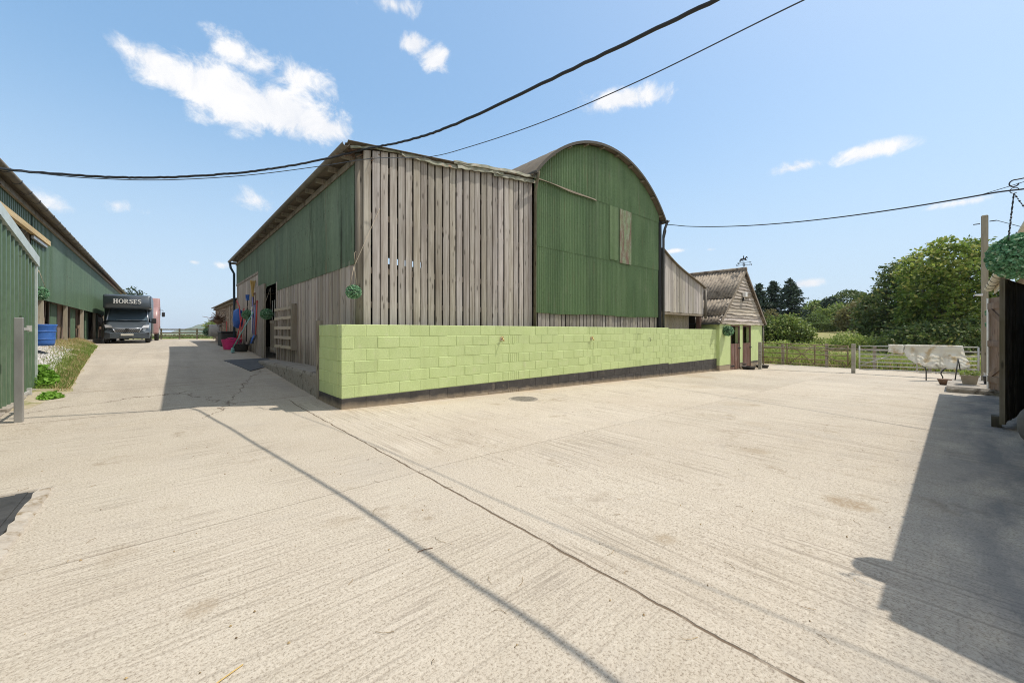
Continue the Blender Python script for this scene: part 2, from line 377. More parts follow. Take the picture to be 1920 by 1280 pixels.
def concrete_mat():
    m, g = new_mat('brushed_concrete')
    co = g.n('ShaderNodeTexCoord').outputs['Object']
    sx = g.n('ShaderNodeSeparateXYZ', None, Vector=co)
    U, V = sx.outputs[0], sx.outputs[1]
    wob = g.m('MULTIPLY', g.m('SUBTRACT', g.noise(co, 3.0, 4, .6), .5), .06)
    Uw, Vw = g.m('ADD', U, wob), g.m('ADD', V, wob)
    right = g.rng(U, 1.94, 1.96)
    far = g.rng(V, 8.5, 8.52)
    # tamped ridges: across the slab left of the joint and along it on the right
    rl = g.noise(g.scaled(co, 1.6, 42, 1), 1.0, 4, .62)
    rr = g.noise(g.scaled(co, 30, .8, 1), 1.0, 4, .62)
    right = g.m('MULTIPLY', right, g.rng(V, 8.5, 8.52, 1, 0))
    rib = g.m('ADD', g.m('MULTIPLY', rl, g.m('SUBTRACT', 1.0, right)), g.m('MULTIPLY', rr, right))
    worn = g.rng(g.noise(co, .5, 4, .6), .40, .60, .08, 1)
    grain = g.noise(co, 70, 4, .75)
    agg = g.noise(co, 34, 5, .7)
    big = g.noise(co, .35, 6, .6)
    med = g.noise(co, 1.7, 6, .65)
    col = g.mix(g.rng(big, .36, .64), (.425, .365, .285), (.515, .46, .372))
    col = g.mix(g.rng(med, .35, .7, 0, .8), col, (.49, .43, .35))
    col = g.mix(g.rng(grain, .35, .52, .85, 0), col, (.20, .16, .115))
    col = g.mix(g.rng(agg, .53, .68, 0, .45), col, (.64, .58, .48))
    col = g.mix(g.m('MULTIPLY', g.rng(rib, .37, .48, .75, 0), worn), col, (.25, .21, .165))
    col = g.mix(g.m('MULTIPLY', g.rng(rib, .53, .66, 0, .45), worn), col, (.58, .52, .43))
    sl = g.n('ShaderNodeTexWhiteNoise', {'noise_dimensions': '2D'}, Vector=g.n('ShaderNodeCombineXYZ', None, X=g.m('FLOOR', g.m('DIVIDE', g.m('SUBTRACT', Uw, 1.95), 5.25)), Y=g.m('FLOOR', g.m('DIVIDE', g.m('SUBTRACT', Vw, 3.65), 5.65))).outputs[0]).outputs[0]
    sb = g.rng(sl, 0, 1, .93, 1.06)
    col = g.mix(1.0, col, g.n('ShaderNodeCombineColor', None, Red=sb, Green=sb, Blue=sb).outputs[0], 'MULTIPLY')
    # brown stains and small black marks
    st = g.m('MULTIPLY', g.rng(g.noise(co, 1.1, 5, .7, .4), .57, .70), g.rng(g.noise(co, 9, 4, .6), .4, .6))
    col = g.mix(g.m('MULTIPLY', st, .5), col, (.20, .145, .085))
    vo = g.n('ShaderNodeTexVoronoi', None, Vector=co, Scale=1.5)
    dot = g.m('MULTIPLY', g.rng(vo.outputs['Distance'], .015, .04, 1, 0), g.rng(g.n('ShaderNodeSeparateColor', None, Color=vo.outputs['Color']).outputs[0], .5, .52))
    col = g.mix(g.m('MULTIPLY', dot, .8), col, (.10, .07, .05))
    # dirt washed against the foot of the green wall
    fw = g.m('MULTIPLY', g.rng(V, 6.75, 7.42), g.rng(U, 2.2, 2.6))
    fw = g.m('MULTIPLY', fw, g.rng(g.noise(co, 2.5, 5, .65), .35, .62))
    col = g.mix(g.m('MULTIPLY', fw, .55), col, (.44, .33, .20))
    # painted shade: darker, bluer strip beside the right hand building
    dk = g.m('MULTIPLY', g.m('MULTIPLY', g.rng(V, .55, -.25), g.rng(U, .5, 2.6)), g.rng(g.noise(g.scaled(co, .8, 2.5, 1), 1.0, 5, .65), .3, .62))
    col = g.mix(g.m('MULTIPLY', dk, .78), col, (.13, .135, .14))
    # old spills where horses stood and the paler wheel tracks
    for (sx_, sy_, sr_, sk_) in ((4.4, .62, .20, .9), (5.6, 1.7, .16, .5), (2.6, 1.35, .10, .6), (.15, 2.6, .10, .5), (7.5, 2.2, .3, .3), (9.5, 3.2, .6, .35), (12, 5.2, .7, .4), (1.0, 3.1, .15, .3), (.4, 1.5, .08, .5), (-.2, 3.6, .15, .3), (15.5, 6.6, .8, .6)):
        dd = g.vm('LENGTH', g.vm('SUBTRACT', co, (sx_, sy_, -.02 * sx_)), None, 1)
        k = g.rng(g.m('ADD', dd, g.m('MULTIPLY', g.m('SUBTRACT', med, .5), sr_ * 2.2)), sr_ * .25, sr_, sk_, 0, True)
        col = g.mix(g.m('MULTIPLY', k, g.rng(agg, .35, .6, .25, 1)), col, (.27, .20, .125))
    bl = g.m('MULTIPLY', g.rng(g.noise(co, .8, 6, .7, .6), .55, .68), .30)
    col = g.mix(bl, col, (.36, .325, .28))
    # tyre worn dark track on the ramp
    tr = g.m('MULTIPLY', g.rng(V, 9.0, 10.5), g.rng(g.noise(g.scaled(co, 2.2, .25, 1), 1.0, 4, .6), .45, .68))
    col = g.mix(g.m('MULTIPLY', tr, .35), col, (.28, .245, .20))
    # joints and cracks
    def line(x, at, w, jitter=1.0):
        return g.rng(g.m('ABSOLUTE', g.m('SUBTRACT', x, at)), w * .45, w, 1, 0)
    j = g.m('MULTIPLY', line(Uw, 1.95, .012), g.rng(V, 9.0, 9.02, 1, 0))
    for at, w, k_ in ((3.65, .008, .42), (9.3, .014, .85), (12.0, .012, .8), (17.0, .012, .6), (22.3, .012, .6), (28, .014, .8)):
        j = g.m('MAXIMUM', j, g.m('MULTIPLY', line(Vw, at, w), k_))
    for at in (7.2, 12.4, 17.6):
        j = g.m('MAXIMUM', j, g.m('MULTIPLY', g.m('MULTIPLY', line(Uw, at, .012), g.rng(V, 7.4, 7.42, 1, 0)), .30))
    # wandering cracks on the ramp
    wob2 = g.m('MULTIPLY', g.m('SUBTRACT', g.noise(co, 1.6, 5, .65), .5), .9)
    c1 = g.m('MULTIPLY', line(g.m('ADD', g.m('ADD', V, wob2), g.m('MULTIPLY', U, -.42)), 10.9, .014), g.rng(V, 9.2, 9.3))
    c2 = g.m('MULTIPLY', line(g.m('ADD', g.m('ADD', U, wob2), g.m('MULTIPLY', V, -.30)), -1.9, .016), g.m('MULTIPLY', g.rng(V, 8.1, 8.3), g.rng(V, 14, 14.2, 1, 0)))
    c3 = g.m('MULTIPLY', line(g.m('ADD', g.m('ADD', U, wob2), g.m('MULTIPLY', V, .35)), 4.2, .012), g.m('MULTIPLY', g.rng(V, 9.0, 9.2), g.rng(V, 10.8, 11, 1, 0)))
    j = g.m('MAXIMUM', j, g.m('MAXIMUM', c1, g.m('MAXIMUM', c2, c3)))
    br = g.rng(g.noise(co, 5, 4, .6), .3, .5, .45, 1)
    j = g.m('MULTIPLY', j, br)
    col = g.mix(j, col, (.15, .11, .075))
    h = g.m('ADD', g.m('ADD', g.m('MULTIPLY', g.m('MULTIPLY', rib, worn), 1.0), g.m('MULTIPLY', grain, .45)), g.m('MULTIPLY', agg, .5))
    h = g.m('SUBTRACT', h, g.m('MULTIPLY', j, 1.5))
    finish(g, col, .9, 0, h, .7, .011, .2)
    return m
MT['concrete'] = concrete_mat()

def field_mat():
    m, g = new_mat('meadow')
    co = g.n('ShaderNodeTexCoord').outputs['Object']
    n = g.noise(co, .08, 6, .65)
    n2 = g.noise(co, 2.0, 5, .7)
    col = g.mix(g.rng(n, .35, .65), (.30, .245, .11), (.17, .19, .06))
    col = g.mix(g.rng(n2, .4, .7, 0, .6), col, (.40, .34, .18))
    finish(g, col, .95, 0, n2, .5, .05, .1)
    return m
MT['meadow'] = field_mat()
MT['hills'] = weather('far_hillside', (.07, .11, .05), (.12, .15, .07), (.01, .01, .01), .95, 0, 0, .1, .1, 6, c3=(.22, .20, .10), c3s=.012, c3lo=.5, c3hi=.65, spec=.05)
MT['verge_soil'] = weather('dry_verge', (.34, .28, .17), (.46, .40, .29), (3, 3, 3), .95, 0, 0, .6, .03, 7, c3=(.22, .22, .08), c3s=2.0, c3lo=.5, c3hi=.62, fine=20)

# ------------------------------------------------------------------ mesh building
def wloc(o):
    p = Vector((0, 0, 0))
    while o is not None:
        if o.get('_local'): return Vector((0, 0, 0))
        p += o.location
        o = o.parent
    return p

class MB:
    """collects shapes and links them as one mesh object"""
    def __init__(s):
        s.v = []; s.f = []
    def add(s, vs, fs):
        k = len(s.v)
        s.v.extend(tuple(p) for p in vs)
        s.f.extend(tuple(i + k for i in f) for f in fs)
    def box(s, x0, y0, z0, x1, y1, z1):
        s.hexa([(x0, y0, z0), (x1, y0, z0), (x1, y1, z0), (x0, y1, z0)], [(x0, y0, z1), (x1, y0, z1), (x1, y1, z1), (x0, y1, z1)])
        return s
    def hexa(s, b, t):
        s.add(list(b) + list(t), [(3, 2, 1, 0), (4, 5, 6, 7), (0, 1, 5, 4), (1, 2, 6, 5), (2, 3, 7, 6), (3, 0, 4, 7)])
        return s
    def bbox(s, x0, y0, z0, x1, y1, z1, c=.01):
        """box with chamfered edges"""
        vs = []; idx = {}
        xs, ys, zs = (x0, x1), (y0, y1), (z0, z1)
        for i in (0, 1):
            for j in (0, 1):
                for k in (0, 1):
                    d = (1 if i == 0 else -1, 1 if j == 0 else -1, 1 if k == 0 else -1)
                    p = (xs[i], ys[j], zs[k])
                    for a in range(3):
                        q = [p[b] + (0 if b == a else d[b] * c) for b in range(3)]
                        idx[(i, j, k, a)] = len(vs); vs.append(q)
        fs = []
        for a in range(3):
            b, c2 = (a + 1) % 3, (a + 2) % 3
            for side in (0, 1):
                loop = []
                for (p, q) in ((0, 0), (1, 0), (1, 1), (0, 1)):
                    t = [0, 0, 0]; t[a] = side; t[b] = p; t[c2] = q
                    loop.append(idx[(t[0], t[1], t[2], a)])
                fs.append(loop if side else loop[::-1])
            for p in (0, 1):
                for q in (0, 1):
                    t0 = [0, 0, 0]; t1 = [0, 0, 0]
                    t0[a] = 0; t1[a] = 1
                    t0[b] = t1[b] = p; t0[c2] = t1[c2] = q
                    fs.append([idx[(*t0, b)], idx[(*t1, b)], idx[(*t1, c2)], idx[(*t0, c2)]])
        for i in (0, 1):
            for j in (0, 1):
                for k in (0, 1):
                    fs.append([idx[(i, j, k, 0)], idx[(i, j, k, 1)], idx[(i, j, k, 2)]])
        s.add(vs, fs)
        return s
    def bar(s, p, q, w, h, up=(0, 0, 1)):
        """rectangular bar from p to q: w across, h along up"""
        p, q = Vector(p), Vector(q)
        d = (q - p).normalized()
        u = Vector(up)
        sd = d.cross(u)
        if sd.length < 1e-4: sd = d.cross(Vector((1, 0, 0)))
        sd.normalize()
        u = sd.cross(d).normalized()
        a, b = sd * w / 2, u * h / 2
        s.hexa([p - a - b, p + a - b, p + a + b, p - a + b], [q - a - b, q + a - b, q + a + b, q - a + b])
        return s
    def tube(s, pts, r, n=8, cap=True):
        pts = [Vector(p) for p in pts]
        rs = r if isinstance(r, (list, tuple)) else [r] * len(pts)
        k = len(s.v)
        ref = None
        for i, p in enumerate(pts):
            d = (pts[min(i + 1, len(pts) - 1)] - pts[max(i - 1, 0)])
            d.normalize()
            if ref is None:
                ref = Vector((0, 0, 1)) if abs(d.z) < .9 else Vector((1, 0, 0))
            a = d.cross(ref)
            if a.length < 1e-5: a = d.cross(Vector((0, 1, 0)))
            a.normalize(); b = a.cross(d).normalized(); ref = b
            for j in range(n):
                t = 2 * math.pi * j / n
                s.v.append(tuple(p + (a * math.cos(t) + b * math.sin(t)) * rs[i]))
        for i in range(len(pts) - 1):
            for j in range(n):
                s.f.append((k + i * n + j, k + i * n + (j + 1) % n, k + (i + 1) * n + (j + 1) % n, k + (i + 1) * n + j))
        if cap:
            s.f.append(tuple(k + j for j in range(n))[::-1])
            s.f.append(tuple(k + (len(pts) - 1) * n + j for j in range(n)))
        return s
    def lathe(s, c, prof, n=20, cap=True):
        k = len(s.v)
        for r, z in prof:
            for j in range(n):
                t = 2 * math.pi * j / n
                s.v.append((c[0] + r * math.cos(t), c[1] + r * math.sin(t), c[2] + z))
        for i in range(len(prof) - 1):
            for j in range(n):
                s.f.append((k + i * n + j, k + i * n + (j + 1) % n, k + (i + 1) * n + (j + 1) % n, k + (i + 1) * n + j))
        if cap:
            s.f.append(tuple(k + j for j in range(n))[::-1])
            s.f.append(tuple(k + (len(prof) - 1) * n + j for j in range(n)))
        return s
    def prism(s, poly, o, ax, ay, az, depth):
        """flat outline poly in the plane (ax, ay) at o, given thickness along az"""
        o, ax, ay, az = Vector(o), Vector(ax), Vector(ay), Vector(az)
        n = len(poly)
        a = [o + ax * x + ay * y for x, y in poly]
        b = [p + az * depth for p in a]
        s.add(a + b, [tuple(range(n))[::-1], tuple(range(n, 2 * n))] + [(i, (i + 1) % n, n + (i + 1) % n, n + i) for i in range(n)])
        return s
    def grid(s, rows):
        k = len(s.v); m = len(rows[0])
        for r in rows: s.v.extend(tuple(p) for p in r)
        for i in range(len(rows) - 1):
            for j in range(m - 1):
                s.f.append((k + i * m + j, k + i * m + j + 1, k + (i + 1) * m + j + 1, k + (i + 1) * m + j))
        return s
    def build(s, name, mat, parent=None, smooth=False, thick=None, bevel=None):
        off = wloc(parent) if parent is not None else Vector((0, 0, 0))
        me = bpy.data.meshes.new(name)
        me.from_pydata([(x - off.x, y - off.y, z - off.z) for x, y, z in s.v], [], s.f)
        me.update()
        if mat is not None: me.materials.append(MT[mat] if isinstance(mat, str) else mat)
        if smooth: me.polygons.foreach_set('use_smooth', [True] * len(me.polygons))
        o = bpy.data.objects.new(name, me)
        COL.objects.link(o)
        if parent is not None: o.parent = parent
        if thick:
            md = o.modifiers.new('solid', 'SOLIDIFY'); md.thickness = thick; md.offset = 0
        if bevel:
            md = o.modifiers.new('bevel', 'BEVEL'); md.width = bevel; md.segments = 2; md.limit_method = 'ANGLE'
        return o

def thing(name, label, cat, loc=(0, 0, 0), group=None, rz=0.0, local=False):
    o = bpy.data.objects.new(name, None)
    o.empty_display_size = .1
    COL.objects.link(o)
    o.location = loc
    o.rotation_euler[2] = rz
    o['label'] = label; o['category'] = cat
    if group: o['group'] = group
    if local: o['_local'] = 1
    return o

def tag(o, label, cat, group=None):
    o['label'] = label; o['category'] = cat
    if group: o['group'] = group
    return o

def kind(o, k, label=None):
    o['kind'] = k
    if label: o['label'] = label
    return o

def sm(a, b, x):
    t = min(1, max(0, (x - a) / (b - a)))
    return t * t * (3 - 2 * t)

def interp(x, xs, ys):
    if x <= xs[0]: return ys[0]
    for i in range(1, len(xs)):
        if x <= xs[i]:
            t = (x - xs[i - 1]) / (xs[i] - xs[i - 1])
            return ys[i - 1] + (ys[i] - ys[i - 1]) * t
    return ys[-1]

# ------------------------------------------------------------------ lie of the land
LV = [-50, 8.3, 9.3, 12, 16, 20, 24, 29, 33, 40, 50, 60, 70, 120]
LZ = [0, 0, .035, .16, .36, .50, .59, .66, .69, .69, .60, .47, .38, -.6]
def lane(v): return interp(v, LV, LZ)
def gz(u, v):
    yard = -.025 * max(0.0, min(u, 27) - 2.44)
    w = 1 - sm(5.0, 9.0, u)
    return yard * (1 if u > 5 else 1) + lane(v) * w
def edge_u(v):
    """left edge of the concrete ramp"""
    return interp(v, [9.6, 10.6, 12.2, 17.8, 29.5, 31, 60], [-3.4, -1.75, -1.47, -1.78, -2.45, -3.2, -3.4])

# yard and ramp: one concrete sheet, finely divided so that it follows the slopes
mb = MB()
us = [-14 + i for i in range(10)] + [-4 + .4 * i for i in range(33)] + [9.5 + i for i in range(20)]
vs_ = [-9 + i for i in range(14)] + [5 + .4 * i for i in range(70)] + [33.5 + 1.5 * i for i in range(18)]
rows = []
for v in vs_:
    row = []
    for u in us:
        uu = max(u, edge_u(v) + (u + 14) * .0005) if v > 9.6 else u
        row.append((uu, v, gz(uu, v)))
    rows.append(row)
mb.grid(rows)
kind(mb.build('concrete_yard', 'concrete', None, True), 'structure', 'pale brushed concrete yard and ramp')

# land out to the horizon
def land(u, v):
    d = math.hypot(u, v)
    inside = -14 < u < 29 and -9 < v < 60
    b = math.degrees(math.atan2(SY * 0 + (CY * u - SY * v), SY * u + CY * v))  # bearing, right positive
    right = sm(18, 26, b)
    z = gz(min(u, 27), min(v, 60)) - .25
    far_r = -.55 + 1.55 * sm(34, 60, d) + 2.6 * sm(60, 140, d) + 6 * sm(140, 600, d)
    far_l = .25 - 1.6 * sm(60, 200, d) - 14 * sm(200, 900, d)
    z2 = far_l * (1 - right) + far_r * right
    k = sm(29, 40, d)
    return z * (1 - k) + (z2 - .0) * k if not inside else min(z, z * (1 - k) + z2 * k)
mb = MB()
rad = [0.5, 3, 6, 9, 12, 15, 18, 21, 24, 27, 30, 33, 36, 40, 44, 48, 53, 58, 64, 72, 82, 95, 110, 130, 160, 200, 260, 350, 480, 650, 900, 1300, 2000, 3200, 5000]
rows = []
for r in rad:
    rows.append([(r * math.cos(t * math.pi / 72), r * math.sin(t * math.pi / 72), land(r * math.cos(t * math.pi / 72), r * math.sin(t * math.pi / 72))) for t in range(145)])
mb.grid(rows)
kind(mb.build('ground', 'meadow', None, True), 'structure', 'dry meadow beyond the yard')

# far blue hills seen over the end of the ramp
mb = MB()
rows = []
for i in range(151):
    t = i / 150
    px = 200 + t * 600
    c = Vector(((CY * (px - 960) / 743 + SY), (-SY * (px - 960) / 743 + CY))) * 2300
    hgt = -14 + 60 * sm(300, 398, px) * (1 - .5 * sm(420, 620, px)) + 2.5 * math.sin(px * .12) + 1.2 * math.sin(px * .31)
    n = c.normalized()
    rows.append([(c.x + n.x * k, c.y + n.y * k, -20 + (hgt + 20) * w) for k, w in ((-500, 0), (-250, .55), (-80, .92), (0, 1), (150, .9), (500, 0))])
mb.grid(rows)
kind(mb.build('hills', 'hills', None, True), 'structure', 'low wooded hills on the far horizon')

# raised dry verge between the ramp and the long shed
def verge_z(u, v):
    e = edge_u(v)
    t = min(1.0, max(0.0, (e - u) / max(.3, e + 3.05))) ** .85
    top = interp(v, [9, 12, 14, 16, 19, 33, 60], [.10, .20, .42, .68, 1.0, .98, .9])
    b = lane(v) + .012
    return b + (max(top, b + .02) - b) * t
mb = MB()
rows = []
random.seed(3)
for i in range(200):
    v = 9.7 + i * .15
    e = edge_u(v)
    wob = .03 * math.sin(v * 2.1) + .02 * math.sin(v * 5.3)
    rows.append([(e + wob * (1 - k / 11) + .06 - (e + .06 + 5.6) * k / 11, v, verge_z(e - (e + 5.6) * k / 11, v) + (random.uniform(-.006, .008) if 0 < k else -.01)) for k in range(12)])
mb.grid(rows)
kind(mb.build('verge', 'verge_soil', None, True), 'structure', 'raised dry soil verge beside the ramp')

def scatter_stones(n, fn, smin, smax, seed):
    rnd = random.Random(seed)
    mb = MB()
    for _ in range(n):
        x, y, z = fn(rnd)
        a = rnd.uniform(smin, smax)
        vs = []
        for d in ((1, 0, 0), (0, 1, 0), (-1, 0, 0), (0, -1, 0), (0, 0, .7), (0, 0, -.5)):
            k = a * rnd.uniform(.7, 1.3)
            vs.append((x + d[0] * k, y + d[1] * k, z + d[2] * k))
        mb.add(vs, [(0, 1, 4), (1, 2, 4), (2, 3, 4), (3, 0, 4), (1, 0, 5), (2, 1, 5), (3, 2, 5), (0, 3, 5)])
    return mb
def grav(r):
    v = 12.9 + 8.2 * r.random() ** .9
    e = edge_u(v)
    u = e - .42 - (e + 3.3) * r.random()
    return u, v, verge_z(u, v) + .012
o = scatter_stones(7500, grav, .014, .040, 5).build('gravel', 'gravel')
kind(o, 'stuff', 'pale gravel spread over the verge')

def blades(n, fn, hmin, hmax, wd, seed, lean=.5):
    rnd = random.Random(seed)
    mb = MB()
    for _ in range(n):
        x, y, z = fn(rnd)
        h = rnd.uniform(hmin, hmax); a = rnd.uniform(0, 6.283); b = rnd.uniform(0, 6.283)
        lx, ly = math.cos(b) * lean * h * rnd.random(), math.sin(b) * lean * h * rnd.random()
        wx, wy = math.cos(a) * wd, math.sin(a) * wd
        mb.add([(x - wx, y - wy, z - .01), (x + wx, y + wy, z - .01), (x + wx * .6 + lx * .5, y + wy * .6 + ly * .5, z + h * .6), (x + lx, y + ly, z + h), (x - wx * .6 + lx * .5, y - wy * .6 + ly * .5, z + h * .6)], [(0, 1, 2, 3, 4)])
    return mb
def gr1(r):
    v = 12.6 + 15.5 * r.random() ** 1.2
    e = edge_u(v)
    u = e + .04 - abs(r.gauss(0, .34))
    if r.random() < .06: v = 14.2 + r.gauss(0, .25); u = -2.5 + r.gauss(0, .12)
    return u, v, verge_z(u, v)
kind(blades(16000, gr1, .03, .09, .008, 11).build('grass', 'grass_green'), 'stuff', 'short green grass along the edge of the ramp')
def gr2(r):
    v = 19.0 + 13 * r.random()
    e = edge_u(v)
    u = e - .1 - r.random() ** .7 * (e + 3.2)
    if r.random() < .2: v = 12.2 + 8 * r.random(); u = edge_u(v) + .05 - .25 * r.random()
    return u, v, verge_z(u, v)
kind(blades(6000, gr2, .03, .13, .006, 12, .9).build('dry_grass', 'grass_dry'), 'stuff', 'straw coloured dry grass on the verge')

# ------------------------------------------------------------------ corrugated sheets and boards
def corr(mb, o, along, up, n, length, z0, z1, pitch=.0762, amp=.009, seg=6, rowsn=1, phase=0.0):
    """sheet whose ridges run along 'up'; z0 and z1 may depend on the distance along"""
    o, along, up, n = Vector(o), Vector(along), Vector(up), Vector(n)
    cnt = int(length / pitch * seg)
    f0 = z0 if callable(z0) else (lambda t: z0)
    f1 = z1 if callable(z1) else (lambda t: z1)
    rows = [[] for _ in range(rowsn + 1)]
    for i in range(cnt + 1):
        t = length * i / cnt
        w = amp * math.sin(2 * math.pi * t / pitch + phase)
        for k in range(rowsn + 1):
            z = f0(t) + (f1(t) - f0(t)) * k / rowsn
            rows[k].append(o + along * t + up * z + n * w)
    mb.grid(rows)
    return mb

def boxprofile(mb, o, along, up, n, length, z0, z1, pitch=.2, depth=.03):
    o, along, up, n = Vector(o), Vector(along), Vector(up), Vector(n)
    f0 = z0 if callable(z0) else (lambda t: z0)
    f1 = z1 if callable(z1) else (lambda t: z1)
    ra, rb = [], []
    k = 0
    while k * pitch < length:
        for dt, d in ((0, 0), (.62, 0), (.70, 1), (.92, 1), (1.0, 0)):
            t = min(length, (k + dt) * pitch)
            ra.append(o + along * t + up * f0(t) + n * (d * depth))
            rb.append(o + along * t + up * f1(t) + n * (d * depth))
        k += 1
    mb.grid([ra, rb])
    return mb

def boards(mb, o, along, n, length, z0, z1, w=.17, gap=.02, t=.022, seed=1, jit=.006, gapj=.5, lean=.004):
    """upright boards on the face through o, standing t proud along n"""
    rnd = random.Random(seed)
    o, along, n = Vector(o), Vector(along), Vector(n)
    f0 = z0 if callable(z0) else (lambda s_: z0)
    f1 = z1 if callable(z1) else (lambda s_: z1)
    s_ = 0.0
    while s_ < length - .04:
        bw = min(w * rnd.uniform(.93, 1.07), length - s_)
        off = rnd.uniform(-jit, jit)
        a, b = o + along * s_ + n * off, o + along * (s_ + bw) + n * off
        la = rnd.uniform(-lean, lean)
        zb0, zb1 = f0(s_) + rnd.uniform(0, .03), f0(s_ + bw) + rnd.uniform(0, .03)
        zt0, zt1 = f1(s_), f1(s_ + bw)
        Z = Vector((0, 0, 1))
        dn = n * t
        tw = n * rnd.uniform(-.004, .004)
        mb.hexa([a + Z * zb0, b + Z * zb1 + tw, b + Z * zb1 + dn + tw, a + Z * zb0 + dn],
                [a + along * la + Z * zt0, b + along * la + Z * zt1 + tw, b + along * la + Z * zt1 + dn + tw, a + along * la + Z * zt0 + dn])
        s_ += bw + gap * rnd.uniform(1 - gapj, 1 + gapj)
    return mb

XU, YV, ZZ = (1, 0, 0), (0, 1, 0), (0, 0, 1)
VF = 7.9          # front line of the barns

# ------------------------------------------------------------------ lean-to barn (boards and green sheets)
UB = 3.0
barn = thing('timber_barn', 'grey boarded lean-to barn with dark green corrugated side facing the ramp', 'barn', (UB, VF, .3))
UD0, UD1 = 7.72, 14.87
def ltop(t): return 5.06 + (5.60 - 5.06) * t / (UD0 - UB) + .05 * math.sin(t * 2.2) * (1 - t / 4.9)
boards(MB(), (UB + .02, VF, 0), XU, (0, -1, 0), UD0 - UB - .03, -.12, lambda t: ltop(t) - .03, .147, .037, .028, 21, .009, .35).build('front_boards', 'board_front', barn)
mb = MB()
for z in (.9, 1.9, 2.6, 3.7, 4.7):
    mb.box(UB + .1, VF + .008, z, UD0, VF + .075, z + .12)
mb.build('front_rail', 'board_dark', barn)
# round corner pole with splits
MB().tube([(UB + .03, VF + .16, .2), (UB + .045, VF + .15, 2.5), (UB + .03, VF + .16, 4.98)], [.125, .115, .11], 12).build('corner_pole', 'post_wood', barn, True)
VB = 25.2
S = -1
# side, green sheets above
mb = MB()
corr(mb, (UB - .035, VF + .32, 0), YV, ZZ, (-1, 0, 0), 7.35, 2.80, 5.0, .0762, .010, 6)
corr(mb, (UB - .033, 15.27, 0), YV, ZZ, (-1, 0, 0), 1.95, 3.08, 5.0, .0762, .010, 6)
corr(mb, (UB - .036, 17.22, 0), YV, ZZ, (-1, 0, 0), 1.75, 3.02, 5.0, .0762, .010, 6)
corr(mb, (UB - .034, 18.97, 0), YV, ZZ, (-1, 0, 0), VB - 18.97, 3.80, 5.0, .0762, .010, 6)
mb.build('side_sheeting', 'green_side', barn, True)
mb = MB()
boards(mb, (UB, VF + .30, 0), YV, (-1, 0, 0), 15.45 - VF - .30, .42, lambda t: 2.9, .128, .016, .024, 31, .008)
mb.build('side_boards', 'board_side', barn); mb = MB()
boards(mb, (UB, 19.0, 0), YV, (-1, 0, 0), VB - 19.0, .5, 3.86, .145, .010, .024, 32, .006)
mb.build('side_boards', 'board_side', barn)
MB().box(UB - .05, 18.95, 3.76, UB - .036 + .03, VB, 3.86).build('side_rail', 'post_wood', barn)
# doorway: posts, dark half door
boards(MB(), (UB - .06, 17.25, 0), YV, (-1, 0, 0), 1.72, .4, 3.2, .43, .005, .06, 33, .003).build('door_pillar', 'post_wood', barn)
MB().box(UB - .05, 15.45, .45, UB + .08, 15.56, 3.1).build('door_post', 'board_side', barn)
hd = boards(MB(), (UB + .10, 15.6, 0), YV, (-1, 0, 0), 1.6, .62, 1.82, .135, .004, .03, 34).build('half_door', 'board_dark', barn)
for z in (.72, 1.70): MB().box(UB + .055, 15.6, z, UB + .069, 17.2, z + .10).build('door_rail', 'post_wood', hd)
for v in (15.7, 16.1, 16.5, 16.9): MB().tube([(UB + .09, v, 1.8), (UB + .09, v, 2.55)], .012, 6).build('grille_bar', 'gate_steel', hd)
# eaves, roof, gutter, pipe
zr = lambda u: 5.10 + (u - UB) * (5.62 - 5.10) / (UD0 - UB)
mb = MB()
corr(mb, (UB - .30, VF - .12, 0), YV, (1, 0, (5.62 - 5.10) / (UD0 - UB)), (0, 0, 1), VB - VF + .25, 0, 5.0, .146, .022, 4)
for i in range(len(mb.v)):
    x, y, z = mb.v[i]; mb.v[i] = (x, y, z + zr(UB - .30) + .02)
mb.build('roof', 'roof_rust', barn, True, .012)
for v in [VF + .35 + .9 * i for i in range(20)]:
    MB().box(UB - .26, v, 4.93, UB + .3, v + .07, 5.03).build('rafter_end', 'post_wood', barn)
mb = MB()
mb.box(UB - .075, VF + .2, 4.84, UB - .035 - .014, VB, 4.96)
mb.build('wall_plate', 'post_wood', barn)
mb = MB()
arc = [(math.cos(t) * .065, math.sin(t) * .065) for t in [math.pi + math.pi * i / 8 for i in range(9)]]
mb.grid([[(UB - .345 + x, v, 5.035 + z) for x, z in arc] for v in (VF - .1, VB + .1)])
mb.build('gutter', 'gutter_brown', barn, True, .006)
mb = MB().tube([(UB - .34, VB - .1, 4.97), (UB - .30, VB - .12, 4.7), (UB - .16, VB - .16, 4.4), (UB - .15, VB - .16, .6)], .055, 8)
mb.build('downpipe', 'blue_pipe', barn, True)
# ragged verge strip along the front top
rnd = random.Random(41)
mb = MB()
def strip(mb, u0, u1, dz, h, v, seed, sag=.016):
    r = random.Random(seed)
    n = 14
    top = []; bot = []
    for i in range(n + 1):
        u = u0 + (u1 - u0) * i / n
        z = ltop(u - UB) + dz + r.uniform(-sag, sag)
        top.append((u, v + r.uniform(-.015, .015), z + h)); bot.append((u, v - .02 + r.uniform(-.02, .015), z))
    mb.grid([bot, top])
strip(mb, UB - .25, UB + .9, -.02, .05, VF - .06, 1)
strip(mb, UB + .8, UB + 2.3, -.07, .09, VF - .07, 2)
strip(mb, UB + 2.2, UB + 3.6, -.05, .13, VF - .09, 3)
strip(mb, UB + 3.3, UD0 + .05, -.10, .10, VF - .075, 4)
strip(mb, UB + 2.1, UD0 + .05, .04, .08, VF - .10, 5)
mb.build('verge_strip', 'verge', barn, False, .02)
